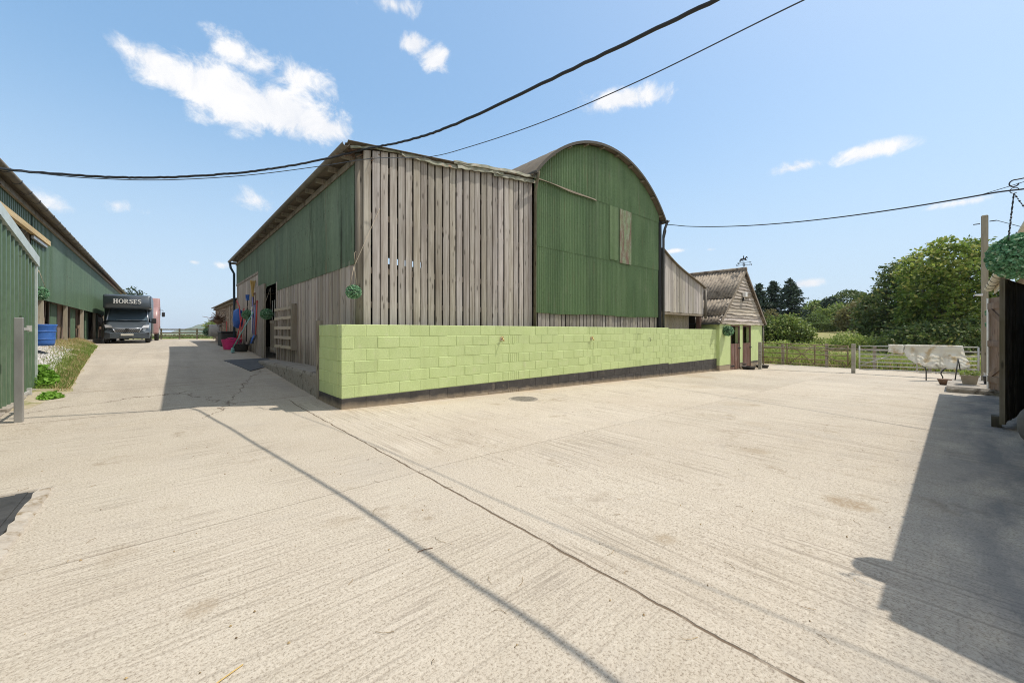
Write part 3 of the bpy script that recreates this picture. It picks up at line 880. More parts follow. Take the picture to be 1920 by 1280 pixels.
# nest of sticks and old felt under the corner of the roof
mb = MB()
for i in range(60):
    a = Vector((UB + rnd.uniform(-.22, .35), VF + rnd.uniform(-.06, .3), 4.99 + rnd.uniform(-.12, .10)))
    b = a + Vector((rnd.uniform(-.22, .22), rnd.uniform(-.1, .1), rnd.uniform(-.12, .06)))
    mb.tube([a, b], .008, 4)
tag(mb.build('twig_nest', 'brown'), 'tangle of dry twigs under the corner of the barn roof', 'nest')
mb = MB()
mb.box(UB + .3, VB - .06, -.2, UD0, VB, 4.95)
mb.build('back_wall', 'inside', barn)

# ------------------------------------------------------------------ arched barn
arch = thing('arched_barn', 'green corrugated barn with a high curved roof behind the lime wall', 'barn', (UD0, VF, -.3))
UM, HALF, RISE, ZE = (UD0 + UD1) / 2, (UD1 - UD0) / 2, 1.70, 5.80
RAD = (HALF * HALF + RISE * RISE) / (2 * RISE)
def arcz(u): return ZE + RISE - RAD + math.sqrt(max(0, RAD * RAD - (u - UM) ** 2))
L = UD1 - UD0 - .24
mb = corr(MB(), (UD0 + .10, VF - .02, 0), XU, ZZ, (0, -1, 0), L, 5.70, lambda t: arcz(UD0 + .10 + t) - .02, .0762, .015, 8)
mb.build('gable_sheeting', 'green_corr', arch, True)
mb = corr(MB(), (UD0 + .10, VF - .005, 0), XU, ZZ, (0, -1, 0), L, lambda t: 3.82, lambda t: 5.74, .0762, .015, 8, phase=.2)
mb.build('middle_sheeting', 'green_corr', arch, True)
mb = corr(MB(), (UD0 + .10, VF + .008, 0), XU, ZZ, (0, -1, 0), L, lambda t: 1.94 + .02 * math.sin(int(t / .66) * 5.1), lambda t: 3.9, .0762, .015, 8)
mb.build('lower_sheeting', 'green_corr', arch, True)
corr(MB(), (11.38, VF - .036, 0), XU, ZZ, (0, -1, 0), .52, 3.86, 5.69, .0762, .014, 8).build('patch_sheet', 'patch_pale', arch, True)
corr(MB(), (11.98, VF - .038, 0), XU, ZZ, (0, -1, 0), .72, 3.80, 5.69, .0762, .014, 8).build('patch_sheet', 'patch_rust', arch, True)
# lifted strip along the upper lap
mb = MB()
ra, rb = [], []
for i in range(30):
    t = i / 29
    u = UD0 + .12 + 2.75 * t
    ra.append((u, VF - .045, 5.72 - .02 * t)); rb.append((u, VF - .085 - .015 * math.sin(t * 7), 5.665 - .035 * t + .015 * math.sin(t * 9)))
mb.grid([rb, ra])
mb.build('lap_flashing', 'roof_rust', arch, False, .012)
mb = MB()
boards(mb, (UD0 + .12, VF + .07, 0), XU, (0, -1, 0), L - .02, -.4, 2.1, .140, .028, .02, 51, .012)
mb.build('foot_boards', 'board_foot', arch)
# curved roof: thin shell with overhang, dark edge
OV = .21
ROOFV1 = VB - .2
mb = MB()
rows = []
N = 40
a0 = math.asin(HALF / RAD) * 1.045
prof = []
for i in range(N + 1):
    a = -a0 + 2 * a0 * i / N
    prof.append((UM + (RAD + .03) * math.sin(a), ZE + RISE - RAD + (RAD + .03) * math.cos(a)))
cnt = 160
for k in range(cnt + 1):
    v = VF - OV + (ROOFV1 - VF + OV) * k / cnt
    w = .012 * math.sin(k * math.pi / 2)
    rows.append([(x, v, z + w) for x, z in prof])
mb.grid(rows)
mb.build('curved_roof', 'roof_rust', arch, True, .02)
mb = MB()
mb.grid([[(UM + (RAD + d) * math.sin(-a0 + 2 * a0 * i / N), VF - OV - .012, ZE + RISE - RAD + (RAD + d) * math.cos(-a0 + 2 * a0 * i / N)) for i in range(N + 1)] for d in (-.03, .05)])
mb.build('roof_edge', 'edge_dark', arch, False, .02)
# purlin ends under the overhang
for i in range(2, N, 4):
    x, z = prof[i]
    MB().box(x - .03, VF - OV + .03, z - .10, x + .03, VF + .2, z - .035).build('purlin_end', 'board_dark', arch)
mb = MB(); mb.box(UD1 - .14, VF - .05, -.4, UD1 + .02, VF + .13, ZE - .02)
mb.build('steel_post', 'black', arch)
mb = MB().tube([(UD1 + .12, VF - .25, ZE - .05), (UD1 + .06, VF - .16, ZE - .35), (UD1 + .07, VF - .10, ZE - .6), (UD1 + .07, VF - .10, -.2)], .05, 8)
mb.build('downpipe', 'gutter_dark', arch, True)
mb = MB().tube([(UD0 - .02, VF - .30, ZE - .02), (UD0 + .0, VF - .22, ZE - .25), (UD0 + .07, VF - .08, ZE - .5), (UD0 + .05, VF - .07, .0)], .042, 8)
mb.build('downpipe', 'olive_frame', arch, True)
for s_, nm in ((-1, UD0 - .06), (1, UD1 + .10)):
    mb = MB()
    mb.grid([[(nm + x, v, ZE - .02 + z) for x, z in arc] for v in (VF - .32, VB - .3)])
    mb.build('gutter', 'gutter_dark', arch, True, .006)
# back gable with the gap that lets daylight through, and the right hand wall
mb = MB()
mb.box(UD0, VB - .35, -.2, UD1, VB - .30, 5.5)
mb.grid([[(UD0 + .05 + L * i / 30, VB - .33, 6.5) for i in range(31)], [(UD0 + .05 + L * i / 30, VB - .33, max(6.5, arcz(UD0 + .05 + L * i / 30))) for i in range(31)]])
mb.box(UD0, VB - .35, 5.5, UD1, VB - .30, 5.80); mb.box(10.9, VB - .35, 6.2, 13.6, VB - .30, 6.5)
mb.box(UD0, VB - .35, 5.8, 10.9, VB - .30, 6.5)
mb.box(13.6, VB - .35, 5.5, UD1, VB - .30, 6.5)
mb.box(UD1 - .05, VF + .2, -.3, UD1, VB - .4, 5.7)
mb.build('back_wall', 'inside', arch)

# ------------------------------------------------------------------ right lean-to beside the arched barn
rl = thing('boarded_lean_to', 'low boarded lean-to with sloping top between arched barn and stable', 'lean-to', (UD1, VF, -.4))
UR1 = 18.92
def rtop(t):
    x = t / (UR1 - UD1)
    return 4.70 - 1.32 * x - .22 * math.sin(min(1, x * 1.0) * math.pi) * (1 - x)
boards(MB(), (UD1 + .15, VF + .02, 0), XU, (0, -1, 0), UR1 - UD1 - .2, lambda t: 2.20 - .006 * t, rtop, .155, .012, .024, 61).build('front_boards', 'board_grey', rl)
mb = MB()
mb.grid([[(UD1 + .1 + (UR1 - UD1) * i / 20, VF - .10, rtop((UR1 - UD1) * i / 20) + .03) for i in range(21)], [(UD1 + .1 + (UR1 - UD1) * i / 20, VF + 9, rtop((UR1 - UD1) * i / 20) + .03) for i in range(21)]])
mb.build('roof', 'roof_rust', rl, False, .04)
mb = MB(); mb.box(UD1 + .1, VF + .0, 2.10, UR1 - .05, VF + .12, 2.19)
mb.build('front_rail', 'board_dark', rl)
mb = MB(); boards(mb, (UD1 + .1, VF + .42, 0), XU, (0, -1, 0), 3.25, .9, 2.7, .16, .006, .02, 62)
mb.build('inner_boards', 'rack', rl)
mb = MB(); boards(mb, (UD1 + .1, VF + .37, 0), XU, (0, -1, 0), 3.25, -.4, .98, .16, .006, .02, 63)
mb.box(UD1 + .1, VF + .28, 1.28, UD1 + 3.3, VF + .345, 1.36)
mb.build('inner_wainscot', 'board_grey', rl)
MB().box(UR1 - .22, VF + .1, -.4, UR1 - .02, VF + .26, 2.1).build('red_post', 'door_red', rl)
MB().tube([(UR1 + .05, VF - .06, 3.3), (UR1 + .05, VF - .06, 2.0)], .06, 8).build('downpipe', 'gutter_brown', rl, True)
mb = MB(); mb.box(UD1 + .1, VF + 4.0, -.4, UR1, VF + 4.05, 3.2)
mb.box(UR1 - .02, VF + .4, -.4, UR1 + .02, VF + 9, 3.1)
mb.build('back_wall', 'inside', rl)

# ------------------------------------------------------------------ lime green block wall
U0, V0 = 2.44, 7.42
TOP = 1.546
wall = thing('block_wall', 'lime green painted block wall with black painted foot', 'wall', (U0, V0, -.2))
rnd = random.Random(77)
def course_face(mb_g, mb_b, u0, u1, v, ztop, ax, seed, slots=()):
    """courses of blocks from the top down; ax 0 runs along u (faces -v), ax 1 runs along v (faces -u)"""
    r = random.Random(seed)
    k = 0
    z1 = ztop
    while z1 > -.75:
        z0 = z1 - .225
        mb_ = mb_g if k < 6 else mb_b
        s = u0
        if k % 2: s0 = u0 - .225
        else: s0 = u0
        s = s0
        while s < u1:
            e = s + .45
            a, b = max(s, u0), min(e, u1)
            if b - a > .03:
                segs = [(a, b)]
                for sl, par in slots:
                    if par == k % 2:
                        ns = []
                        for (p, q) in segs:
                            if q <= sl or p >= sl + .34: ns.append((p, q))
                            else:
                                if p < sl: ns.append((p, sl))
                                w = .34 / 5
                                for i in range(5):
                                    x0, x1 = sl + i * w, sl + (i + 1) * w
                                    if x0 >= p - 1e-6 and x1 <= q + w: ns.append((max(x0, p), min(x1, q)))
                                if q > sl + .34: ns.append((sl + .34, q))
                        segs = [x for x in ns if x[1] - x[0] > .015]
                for p, q in segs:
                    off = r.uniform(-.004, .0025)
                    g = r.uniform(.0018, .0042) if mb_ is mb_g else .0012
                    gz0, gz1 = z0 + r.uniform(.002, .0045), z1 - r.uniform(.002, .0045)
                    if k == 0: gz1 = z1
                    if ax == 0:
                        mb_.bbox(p + g, v + off, gz0, q - g, v + .20, gz1, .0075)
                    else:
                        mb_.bbox(v + off, p + g, gz0, v + .20, q - g, gz1, .006)
            s = e
        z1 = z0
        k += 1
g1, b1, g2, b2, g3, b3 = MB(), MB(), MB(), MB(), MB(), MB()
slots = [(6.45, 1), (9.62, 0), (12.26, 1)]
US = U0 + 12.18
UE = U0 + 16.75
course_face(g1, b1, U0, US, V0, TOP, 0, 5, slots)
course_face(g2, b2, US + .012, UE, V0 + .01, TOP - .045, 0, 6)
course_face(g3, b3, V0 + .21, V0 + 1.34, U0, TOP, 1, 7)
# mortar core, slightly recessed
def core(mb, u0, v0, u1, v1, z0, z1): mb.box(u0, v0, z0, u1, v1, z1)
ZG = TOP - 6 * .225
core(g1, U0 + .012, V0 + .0048, US, V0 + .19, ZG, TOP - .008); core(b1, U0 + .012, V0 + .0048, US, V0 + .19, -.75, ZG)
core(g2, US + .02, V0 + .0148, UE - .01, V0 + .19, ZG - .045, TOP - .053); core(b2, US + .02, V0 + .0148, UE - .01, V0 + .19, -.75, ZG - .045)
core(g3, U0 + .0048, V0 + .205, U0 + .19, V0 + 1.33, ZG, TOP - .008); core(b3, U0 + .0048, V0 + .205, U0 + .19, V0 + 1.33, -.75, ZG)
g1.build('painted_blocks', 'block_green', wall); b1.build('black_foot', 'block_black', wall)
g2.build('lower_painted_blocks', 'block_green', wall); b2.build('black_foot', 'block_black', wall)
g3.build('return_blocks', 'block_green', wall); b3.build('black_foot', 'block_black', wall)

def tap(u, z, label):
    t = thing('outdoor_tap', label, 'tap', (u, V0, z), 'taps on the lime wall')
    MB().tube([(u, V0, z), (u, V0 - .05, z), (u, V0 - .085, z - .01), (u, V0 - .10, z - .06)], .013, 8).build('spout', 'brass', t, True)
    mb = MB().tube([(u, V0 - .05, z), (u, V0 - .05, z + .045)], .008, 6)
    mb.tube([(u - .035, V0 - .05, z + .05), (u + .035, V0 - .05, z + .05)], .009, 6)
    mb.build('handle', 'brass', t, True)
    MB().box(u - .04, V0 - .014, z - .045, u + .04, V0 - .001, z + .045).build('back_plate', 'rack', t)
tap(6.22, 1.235, 'brass tap with wooden plate near the left part of the lime wall')
tap(9.78, 1.20, 'pale tap on the lime wall below the arched barn')
mb = MB().tube([(13.17, V0 + .005, 1.16), (13.17, V0 - .06, 1.16), (13.17, V0 - .07, 1.10), (13.17, V0 - .03, 1.05)], .008, 6)
tag(mb.build('tie_ring', 'black', None, True), 'small black iron hook on the far part of the lime wall', 'hook')

# timber post at the back end of the wall, low kerb and platform behind
o = MB().box(2.42, 8.80, -.1, 2.53, 8.92, 1.64).build('timber_post', 'post_wood')
tag(o, 'grey timber post standing at the back end of the lime wall', 'post')
pf = thing('loading_platform', 'stained low concrete platform along the foot of the barn boards', 'platform', (2.5, 9, .3))
mb = MB()
rows = []
top = lambda v: interp(v, [8.7, 12, 15.8], [.525, .50, .42])
n = 40
for i in range(n + 1):
    v = 8.92 + (15.75 - 8.92) * i / n
    r = random.Random(i)
    rows.append([(2.45 + r.uniform(-.008, .008), v, -.1), (2.45 + r.uniform(-.008, .008), v, top(v) - .06), (2.47, v, top(v)), (UB + .05, v, top(v) + .015)])
mb.grid(rows)
mb.add([rows[0][0], rows[0][1], rows[0][2], rows[0][3], (UB + .05, 8.92, -.1)], [(0, 1, 2, 3, 4)])
mb.build('slab', 'old_concrete', pf)

# drain cover in the yard
mc = thing('manhole_cover', 'round iron drain cover let into the concrete before the lime wall', 'drain cover', (6.04, 6.45, gz(6.04, 6.45)))
c = (6.04, 6.45)
z = gz(*c)
MB().lathe((c[0], c[1], z), [(.33, -.01), (.33, .008), (.30, .008), (.30, -.01)], 36, False).build('frame', 'iron_cover', mc)
mb = MB().lathe((c[0], c[1], z), [(.295, -.01), (.295, .005)], 36)
for i in range(-5, 6):
    x = i * .05
    l = math.sqrt(max(0, .27 ** 2 - x * x))
    mb.box(c[0] + x - .013, c[1] - l, z + .005, c[0] + x + .013, c[1] + l, z + .010)
mb.build('lid', 'iron_cover', mc)

# ------------------------------------------------------------------ stable at the end of the wall
VS = 7.30
st = thing('stable', 'small stable with weatherboarded gable and two brown half doors', 'stable', (22.3, VS, -.5))
SU0, SU1, SE, SA = 19.17, 25.05, 1.84, 4.46
SM = 22.12
def stable_wall():
    g, b = MB(), MB()
    zs = -.17
    for a, c_ in ((SU0, 20.5), (21.67, 22.1), (23.24, SU1)):
        g.box(a, VS, zs, c_, VS + .2, SE)
        b.box(a, VS + .0, -.8, c_, VS + .2, zs)
    g.box(SU0, VS, 1.68, SU0 + .001, VS + .1, 1.7)
    g.box(20.5, VS + .002, 1.70, 21.67, VS + .2, SE); g.box(22.1, VS + .002, 1.70, 23.24, VS + .2, SE)
    g.box(SU0, VS + .2, zs, SU0 + .2, VS + 9, SE); b.box(SU0, VS + .2, -.8, SU0 + .2, VS + 9, zs)
    g.box(SU1 - .2, VS + .2, zs, SU1, VS + 9, SE); b.box(SU1 - .2, VS + .2, -.8, SU1, VS + 9, zs)
    g.box(SU0 + .2, VS + 8.8, zs, SU1 - .2, VS + 9, SE)
    return g, b
g, b = stable_wall()
g.build('painted_wall', 'block_green', st); b.build('black_foot', 'block_black', st)
for a, c_ in ((20.5, 21.67), (22.1, 23.24)):
    hd = boards(MB(), (a + .03, VS + .03, 0), XU, (0, -1, 0), c_ - a - .06, -.46, .80, .105, .003, .035, int(a * 10)).build('half_door', 'door_red', st)
    mb = MB()
    mb.box(c_ - .2, VS - .02, .55, c_ + .1, VS - .006, .60)
    mb.build('bolt', 'iron', hd)
    MB().box(a - .02, VS - .02, -.3, a + .45, VS - .006, -.25).build('hinge', 'iron', hd)
    mb = MB(); mb.box(a, VS - .015, -.46, a + .03, VS + .06, 1.70); mb.box(c_ - .03, VS - .015, -.46, c_, VS + .06, 1.70); mb.box(a + .03, VS - .015, 1.64, c_ - .03, VS + .06, 1.70)
    mb.build('door_frame', 'door_red', st)
    mb = MB(); mb.box(a + .35 * (c_ - a), VS + .35, -.4, a + .5 * (c_ - a), VS + .42, 1.7)
    mb.build('inner_post', 'board_grey', st)
mb = MB(); mb.box(SU0 + .2, VS + 3.0, -.8, SU1 - .2, VS + 3.1, 2.6)
mb.build('inner_wall', 'inside', st)
MB().box(SU0 + .2, VS + .3, 2.1, SU1 - .2, VS + 3.0, 2.15).build('ceiling', 'inside', st)
# gable boards
rnd = random.Random(91)
mb = MB()
z = SE - .10
nb = 17
hgt = (SA - z) / nb
for i in range(nb):
    z0 = SE - .10 + i * hgt
    t = lambda zz: max(0.0, (SA - zz) / (SA - SE))
    w0 = t(z0)
    ua, ub = SM - (SM - SU0 + .16) * min(1.03, w0), SM + (SU1 + .16 - SM) * min(1.03, w0)
    n = max(2, int((ub - ua) / .35))
    bot_f, top_f, bot_b, top_b = [], [], [], []
    tl = rnd.uniform(-.03, .03)
    ph = rnd.uniform(0, 9)
    for k in range(n + 1):
        u = ua + (ub - ua) * k / n
        zb = z0 + tl * (k / n - .5) + .022 * math.sin(u * 2.6 + ph) + rnd.uniform(-.012, .012)
        zt = z0 + hgt * 1.15
        lim = SA - .02 - (SA - SE) * (abs(u - SM) / ((SM - SU0 + .16) if u < SM else (SU1 + .16 - SM)))
        zt = min(zt, max(zb + .01, lim))
        bot_f.append((u, VS - .075, zb)); top_f.append((u, VS - .03, zt)); bot_b.append((u, VS - .045, zb)); top_b.append((u, VS - .01, zt))
    mb.grid([bot_b, bot_f, top_f, top_b])
    mb.add([bot_b[0], bot_f[0], top_f[0], top_b[0]], [(0, 1, 2, 3)]); mb.add([bot_b[-1], bot_f[-1], top_f[-1], top_b[-1]], [(3, 2, 1, 0)])
mb.build('gable_boards', 'waney', st)
MB().prism([(SU0 + .1, SE), (SU1 - .1, SE), (SM, SA - .1)], (0, VS, 0), XU, ZZ, YV, .05).build('gable_backing', 'board_dark', st)
MB().box(SU0 - .1, VS - .06, SE - .10, SU1 + .12, VS - .005, SE - .01).build('lintel_board', 'waney', st)
# roof slopes in two lapped tiers
for side in (-1, 1):
    e = SU0 - .22 if side < 0 else SU1 + .22
    dx, dz = e - SM, (SE - .06) - (SA + .05)
    ln = math.hypot(dx, dz)
    down = Vector((dx / ln, 0, dz / ln))
    nrm = Vector((-dz / ln * (1 if dx > 0 else -1), 0, abs(dx) / ln))
    mb = MB()
    base = Vector((SM, VS - .14, SA + .05))
    corr(mb, base + nrm * .03, YV, tuple(down), tuple(nrm), 8.9, .05, ln * .56, .146, .018, 6)
    corr(mb, base + nrm * .0, YV, tuple(down), tuple(nrm), 8.9, ln * .53, ln * .86, .146, .018, 6)
    corr(mb, base - nrm * .03, YV, tuple(down), tuple(nrm), 8.9, ln * .83, ln, .146, .018, 6)
    mb.build('roof_slope', 'roof_corr', st, True, .012)
mb = MB().tube([(SM, VS - .18, SA + .09), (SM, VS + 8.8, SA + .09)], .10, 10)
mb.build('ridge_cap', 'roof_corr', st, True)
mb = MB()
for side, e in ((-1, SU0 - .2), (1, SU1 + .2)):
    mb.bar((SM, VS - .16, SA + .02), (e, VS - .16, SE - .06), .03, .10)
mb.build('barge_board', 'board_dark', st)
MB().box(SU0 - .28, VS - .1, SE - .12, SU0 - .18, VS + 8, SE - .04).build('gutter', 'gutter_dark', st)
MB().box(SU1 + .18, VS - .1, SE - .12, SU1 + .28, VS + 8, SE - .04).build('gutter', 'gutter_dark', st)
MB().tube([(SU1 + .06, VS - .05, SE - .1), (SU1 + .06, VS - .05, -.6)], .04, 8).build('downpipe', 'gutter_brown', st, True)
SM += .12
fl = thing('floodlight', 'white floodlight box mounted on the stable gable boards', 'floodlight', (SM, VS - .1, 3.2))
mb = MB(); mb.bbox(SM - .45, VS - .24, 3.12, SM - .17, VS - .08, 3.36, .02)
mb.build('lamp_box', 'white_pl', fl)
MB().box(SM - .36, VS - .12, 2.92, SM - .28, VS - .06, 3.12).build('bracket', 'iron', fl)
o = MB().box(SM + .02, VS - .12, 3.12, SM + .62, VS - .07, 3.30).build('junction_board', 'board_dark')
tag(o, 'short dark board fixed on the gable beside the floodlight', 'board')
for i, (u, l) in enumerate(((21.85, 'black rubber feed tub between the two stable doors'), (23.9, 'black rubber feed tub at the right corner of the stable'))):
    t = thing('feed_tub', l, 'feed tub', (u, VS - .35, gz(u, VS)), 'feed tubs before the stable')
    c = (u, VS - .35, gz(u, VS))
    MB().lathe(c, [(.25, 0), (.31, .14), (.325, .15), (.30, .15), (.24, .03), (0.01, .03)], 20).build('tub', 'black_rubber', t, True)
    MB().tube([(c[0] - .31, c[1] - .0, c[2] + .13), (c[0] - .36, c[1] - .02, c[2] + .17), (c[0] - .30, c[1] - .1, c[2] + .14)], .012, 6).build('handle', 'black', t, True)

# weather vane on the ridge
SM -= .12
wv = thing('weather_vane', 'black iron weather vane with horse and rider on the stable ridge', 'weather vane', (SM, VS - .05, SA + .15))
x0, y0, z0 = SM, VS - .05, SA + .15
MB().tube([(x0, y0, z0), (x0, y0, z0 + .40)], .012, 6).build('rod', 'iron', wv, True)
mb = MB()
for dx, dy in ((.95, .3), (-.95, -.3), (.3, -.95), (-.3, .95)):
    mb.tube([(x0, y0, z0 + .15), (x0 + dx * .26, y0 + dy * .26, z0 + .15)], .010, 6)
    c = (x0 + dx * .30, y0 + dy * .30, z0 + .15)
    mb.bar((c[0] - .012, c[1] + .035, c[2] - .04), (c[0] - .012, c[1] + .035, c[2] + .045), .016, .016); mb.bar((c[0] + .012, c[1] - .035, c[2] - .04), (c[0] + .012, c[1] - .035, c[2] + .045), .016, .016)
    mb.bar((c[0] - .012, c[1] + .035, c[2] + .04), (c[0] + .012, c[1] - .035, c[2] - .035), .016, .016)
mb.build('compass_arm', 'iron', wv)
ax = Vector((.31, -.95, 0))
A0 = Vector((x0, y0, z0 + .27))
mb = MB().tube([A0 - ax * .27 - Vector((0, 0, .02)), A0 + ax * .27 + Vector((0, 0, .01))], .011, 6)
mb.prism([(0, -.035), (.08, 0), (0, .035)], tuple(A0 + ax * .25), tuple(ax), ZZ, (.95, .31, 0), .015)
mb.prism([(0, -.04), (.10, -.02), (.10, .02), (0, .04)], tuple(A0 - ax * .28 - Vector((0, 0, .02))), tuple(ax), ZZ, (.95, .31, 0), .015)
mb.build('arrow', 'iron', wv)
horse = [(-.42, .10), (-.45, -.08), (-.40, -.10), (-.36, .10), (-.34, .18), (-.36, .02), (-.33, -.12), (-.28, -.12), (-.27, .04), (-.18, .02), (-.14, -.06), (-.10, -.05), (-.14, .05), (-.12, .12), (.05, .11), (.12, .02), (.22, .06), (.30, .00), (.33, .04), (.22, .13), (.20, .22), (.25, .34), (.32, .27), (.37, .30), (.31, .42), (.28, .47), (.20, .46), (.10, .32), (.02, .30), (.00, .42), (.03, .50), (.0, .58), (-.06, .57), (-.07, .48), (-.10, .40), (-.09, .28), (-.25, .27), (-.34, .25)]
MB().prism([(a * .46, b * .46) for a, b in horse], (x0 - .01, y0 - .005, z0 + .36), tuple(ax), ZZ, (.95, .31, 0), .018).build('horse_figure', 'iron', wv)

# ------------------------------------------------------------------ long green shed on the left
UL = -3.0
ls = thing('long_shed', 'long green clad cattle shed with open lower bays on the left', 'shed', (UL, 20, .9))
LE = 57.0
ZT = 5.08
BAY = 4.74
mb = MB()
boxprofile(mb, (UL, 9.2, 0), YV, ZZ, (1, 0, 0), 18.9 - 9.2, 4.56, ZT, .2, .028)
boxprofile(mb, (UL + .004, 18.9, 0), YV, ZZ, (1, 0, 0), LE - 18.9, lambda t: 2.47 + .002 * t, ZT, .2, .028)
mb.build('side_cladding', 'clad_green', ls)
# header timber and track over the big opening
mb = MB(); mb.box(UL + .03, 9.2, 4.36, UL + .13, 20.9, 4.52)
mb.build('header_beam', 'beam', ls)
MB().box(UL + .035, 18.7, 4.24, UL + .10, 20.6, 4.33).build('door_track', 'steel', ls)
mb = MB(); mb.box(UL - .16, 18.62, .5, UL - .005, 18.84, 4.5)
mb.build('jamb_post', 'post_wood', ls)
# roof sheet edge, gutter with brackets
mb = MB()
corr(mb, (UL + .34, 9, 0), YV, (-1, 0, .26), (0, 0, 1), LE - 8.8, 0, 9.0, .146, .022, 4)
mb.v = [(x - .10, y, z + ZT + .15) for x, y, z in mb.v]
mb.build('roof', 'roof_rust', ls, True, .012)
mb = MB(); mb.box(UL + .034, 9, ZT - .10, UL + .10, LE, ZT + .04)
mb.build('eaves_board', 'post_wood', ls)
mb = MB()
arc = [(math.cos(t) * .09, math.sin(t) * .09) for t in [math.pi + math.pi * i / 8 for i in range(9)]]
mb.grid([[(UL + .27 + x, v, ZT + .13 + z) for x, z in arc] for v in (9, LE)])
mb.build('gutter', 'gutter_brown', ls, True, .008)
for i in range(46):
    mb = MB()
    v = 9.6 + i * 1.02
    mb.grid([[(UL + .27 + math.cos(t) * r, v + dv, ZT + .13 + math.sin(t) * r) for t in [math.pi * .95 + math.pi * 1.1 * k / 8 for k in range(9)]] for r, dv in ((.097, -.025), (.097, .025))])
    mb.build('gutter_bracket', 'black', ls, True, .012)
# posts, inner half wall of boards, back wall
bays = [9.7 + BAY * i for i in range(11)]
for v in [20.6, 25.2, 29.9, 34.9, 39.6, 44.3, 49.0, 53.7, LE - .1]:
    MB().box(UL - .12, v, .4, UL - .002, v + .10, 2.52).build('bay_post', 'pale_post', ls)
mb = MB()
for i, v in enumerate([20.74, 25.34, 30.04, 35.04, 39.74, 44.44, 49.14]):
    w = 4.4
    boards(mb, (UL - .48, v, 0), YV, (1, 0, 0), w, .7, 2.9, .3, .012, .03, 70 + i)
    if i % 2 == 0: mb.box(UL - .3, v + .1, 1.55, UL - .22, v + 1.5, 1.72)
mb.build('pen_boards', 'door_brown', ls)
for v in [20.74 + 1.5, 25.34 + 1.6, 30.04 + 1.6, 35.04 + 1.6]:
    MB().bar((UL - .30, v, .8), (UL - .36, v + 1.0, 2.6), .10, .22).build('pen_brace', 'door_brown', ls)
    boxprofile(MB(), (UL - .25, v + 1.2, 0), YV, ZZ, (1, 0, 0), 1.3, .8, 2.5, .2, .028).build('pen_sheet', 'clad_green', ls)
mb = MB()
mb.box(UL - 9.2, 9, 0, UL - 9, LE, 7)
mb.box(UL - 9, LE - .1, .3, UL - .02, LE, ZT); mb.box(UL - 9, 9.0, .3, UL - .02, 9.1, ZT)
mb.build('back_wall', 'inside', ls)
MB().box(UL - .06, 20.0, .6, UL + .02, LE, .93).build('kerb', 'old_concrete', ls)

# near gable shed with box profile sheets
ns = thing('gable_shed', 'green box profile gable shed with pale grey verge at the left edge', 'shed', (-2.0, 10, .0))
GV = 12.85
def gtop(t):  # t measured from v = 4
    v = 4 + t
    return 2.90 + (GV - v) * .187
mb = MB()
boxprofile(mb, (-2.0, 4, 0), YV, ZZ, (1, 0, 0), GV - 4, lambda t: .06 + .012 * max(0, t - 5), lambda t: gtop(t) - .03, .25, .035)
mb.build('gable_cladding', 'clad_green', ns)
mb = MB(); mb.hexa([(-2.02, 4, gtop(0) - .10), (-1.93, 4, gtop(0) - .10), (-1.93, GV + .08, gtop(GV - 3.92) - .10), (-2.02, GV + .08, gtop(GV - 3.92) - .10)],
                   [(-2.02, 4, gtop(0) + .10), (-1.93, 4, gtop(0) + .10), (-1.93, GV + .08, gtop(GV - 3.92) + .10), (-2.02, GV + .08, gtop(GV - 3.92) + .10)])
mb.build('verge_trim', 'trim_grey', ns)
mb = MB(); mb.box(-2.01, GV - .03, .2, -1.95, GV + .035, 2.82)
mb.build('corner_trim', 'trim_grey', ns)
mb = MB()
mb.grid([[(-2.0, 4, gtop(0) + .06), (-2.0, GV + .1, gtop(GV - 3.9) + .06)], [(-9, 4, gtop(0) + .06), (-9, GV + .1, gtop(GV - 3.9) + .06)]])
mb.build('roof', 'clad_green', ns, False, .06)
mb = MB(); mb.box(-9, GV - .06, 0, -2.03, GV - .02, 2.85); mb.box(-9, 4, 0, -2.03, 4.04, 4.3)
mb.build('end_wall', 'clad_green', ns)
mb = MB()
r = random.Random(4)
v = 4.0
while v < GV - .1:
    w = min(r.uniform(.5, .9), GV - v)
    mb.bbox(-2.14 + r.uniform(-.01, .01), v, -.1, -1.90 + r.uniform(-.03, .02), v + w - .02, .075 + lane(v) * .9 + r.uniform(-.02, .01), .015)
    v += w
mb.build('foot_kerb', 'old_concrete', ns)

sp = thing('steel_post', 'galvanised steel guard post standing before the gable shed', 'post', (-1.6, 9.5, 0))
c = (-1.62, 9.48)
mb = MB()
mb.bbox(c[0] - .045, c[1] - .04, -.05, c[0] + .045, c[1] + .04, 1.63, .006)
mb.build('channel', 'steel', sp)
mb = MB()
for z in (.42, 1.46):
    mb.box(c[0] - .03, c[1] + .04, z - .02, c[0] - .005, c[1] + .75, z + .02)
    mb.box(c[0] - .04, c[1] + .70, z - .045, c[0] + .01, c[1] + .76, z + .06)
mb.build('latch_arm', 'gate_steel', sp)

# blue drum beside the shed
bt = thing('blue_drum', 'cut down blue plastic drum standing by the open bay', 'drum', (-2.55, 18.2, .78))
c = (-2.66, 17.9, .99)
MB().lathe(c, [(.27, 0), (.29, .08), (.30, .3), (.315, .55), (.335, .60), (.335, .63), (.31, .63), (.29, .4), (.26, .06), (.01, .06)], 28).build('drum', 'blue_tub', bt, True)
mb = MB().lathe(c, [(.298, .18), (.312, .20), (.298, .22)], 28, False)
mb.lathe(c, [(.306, .40), (.322, .42), (.31, .44)], 28, False)
mb.build('rib', 'blue_tub', bt, True)

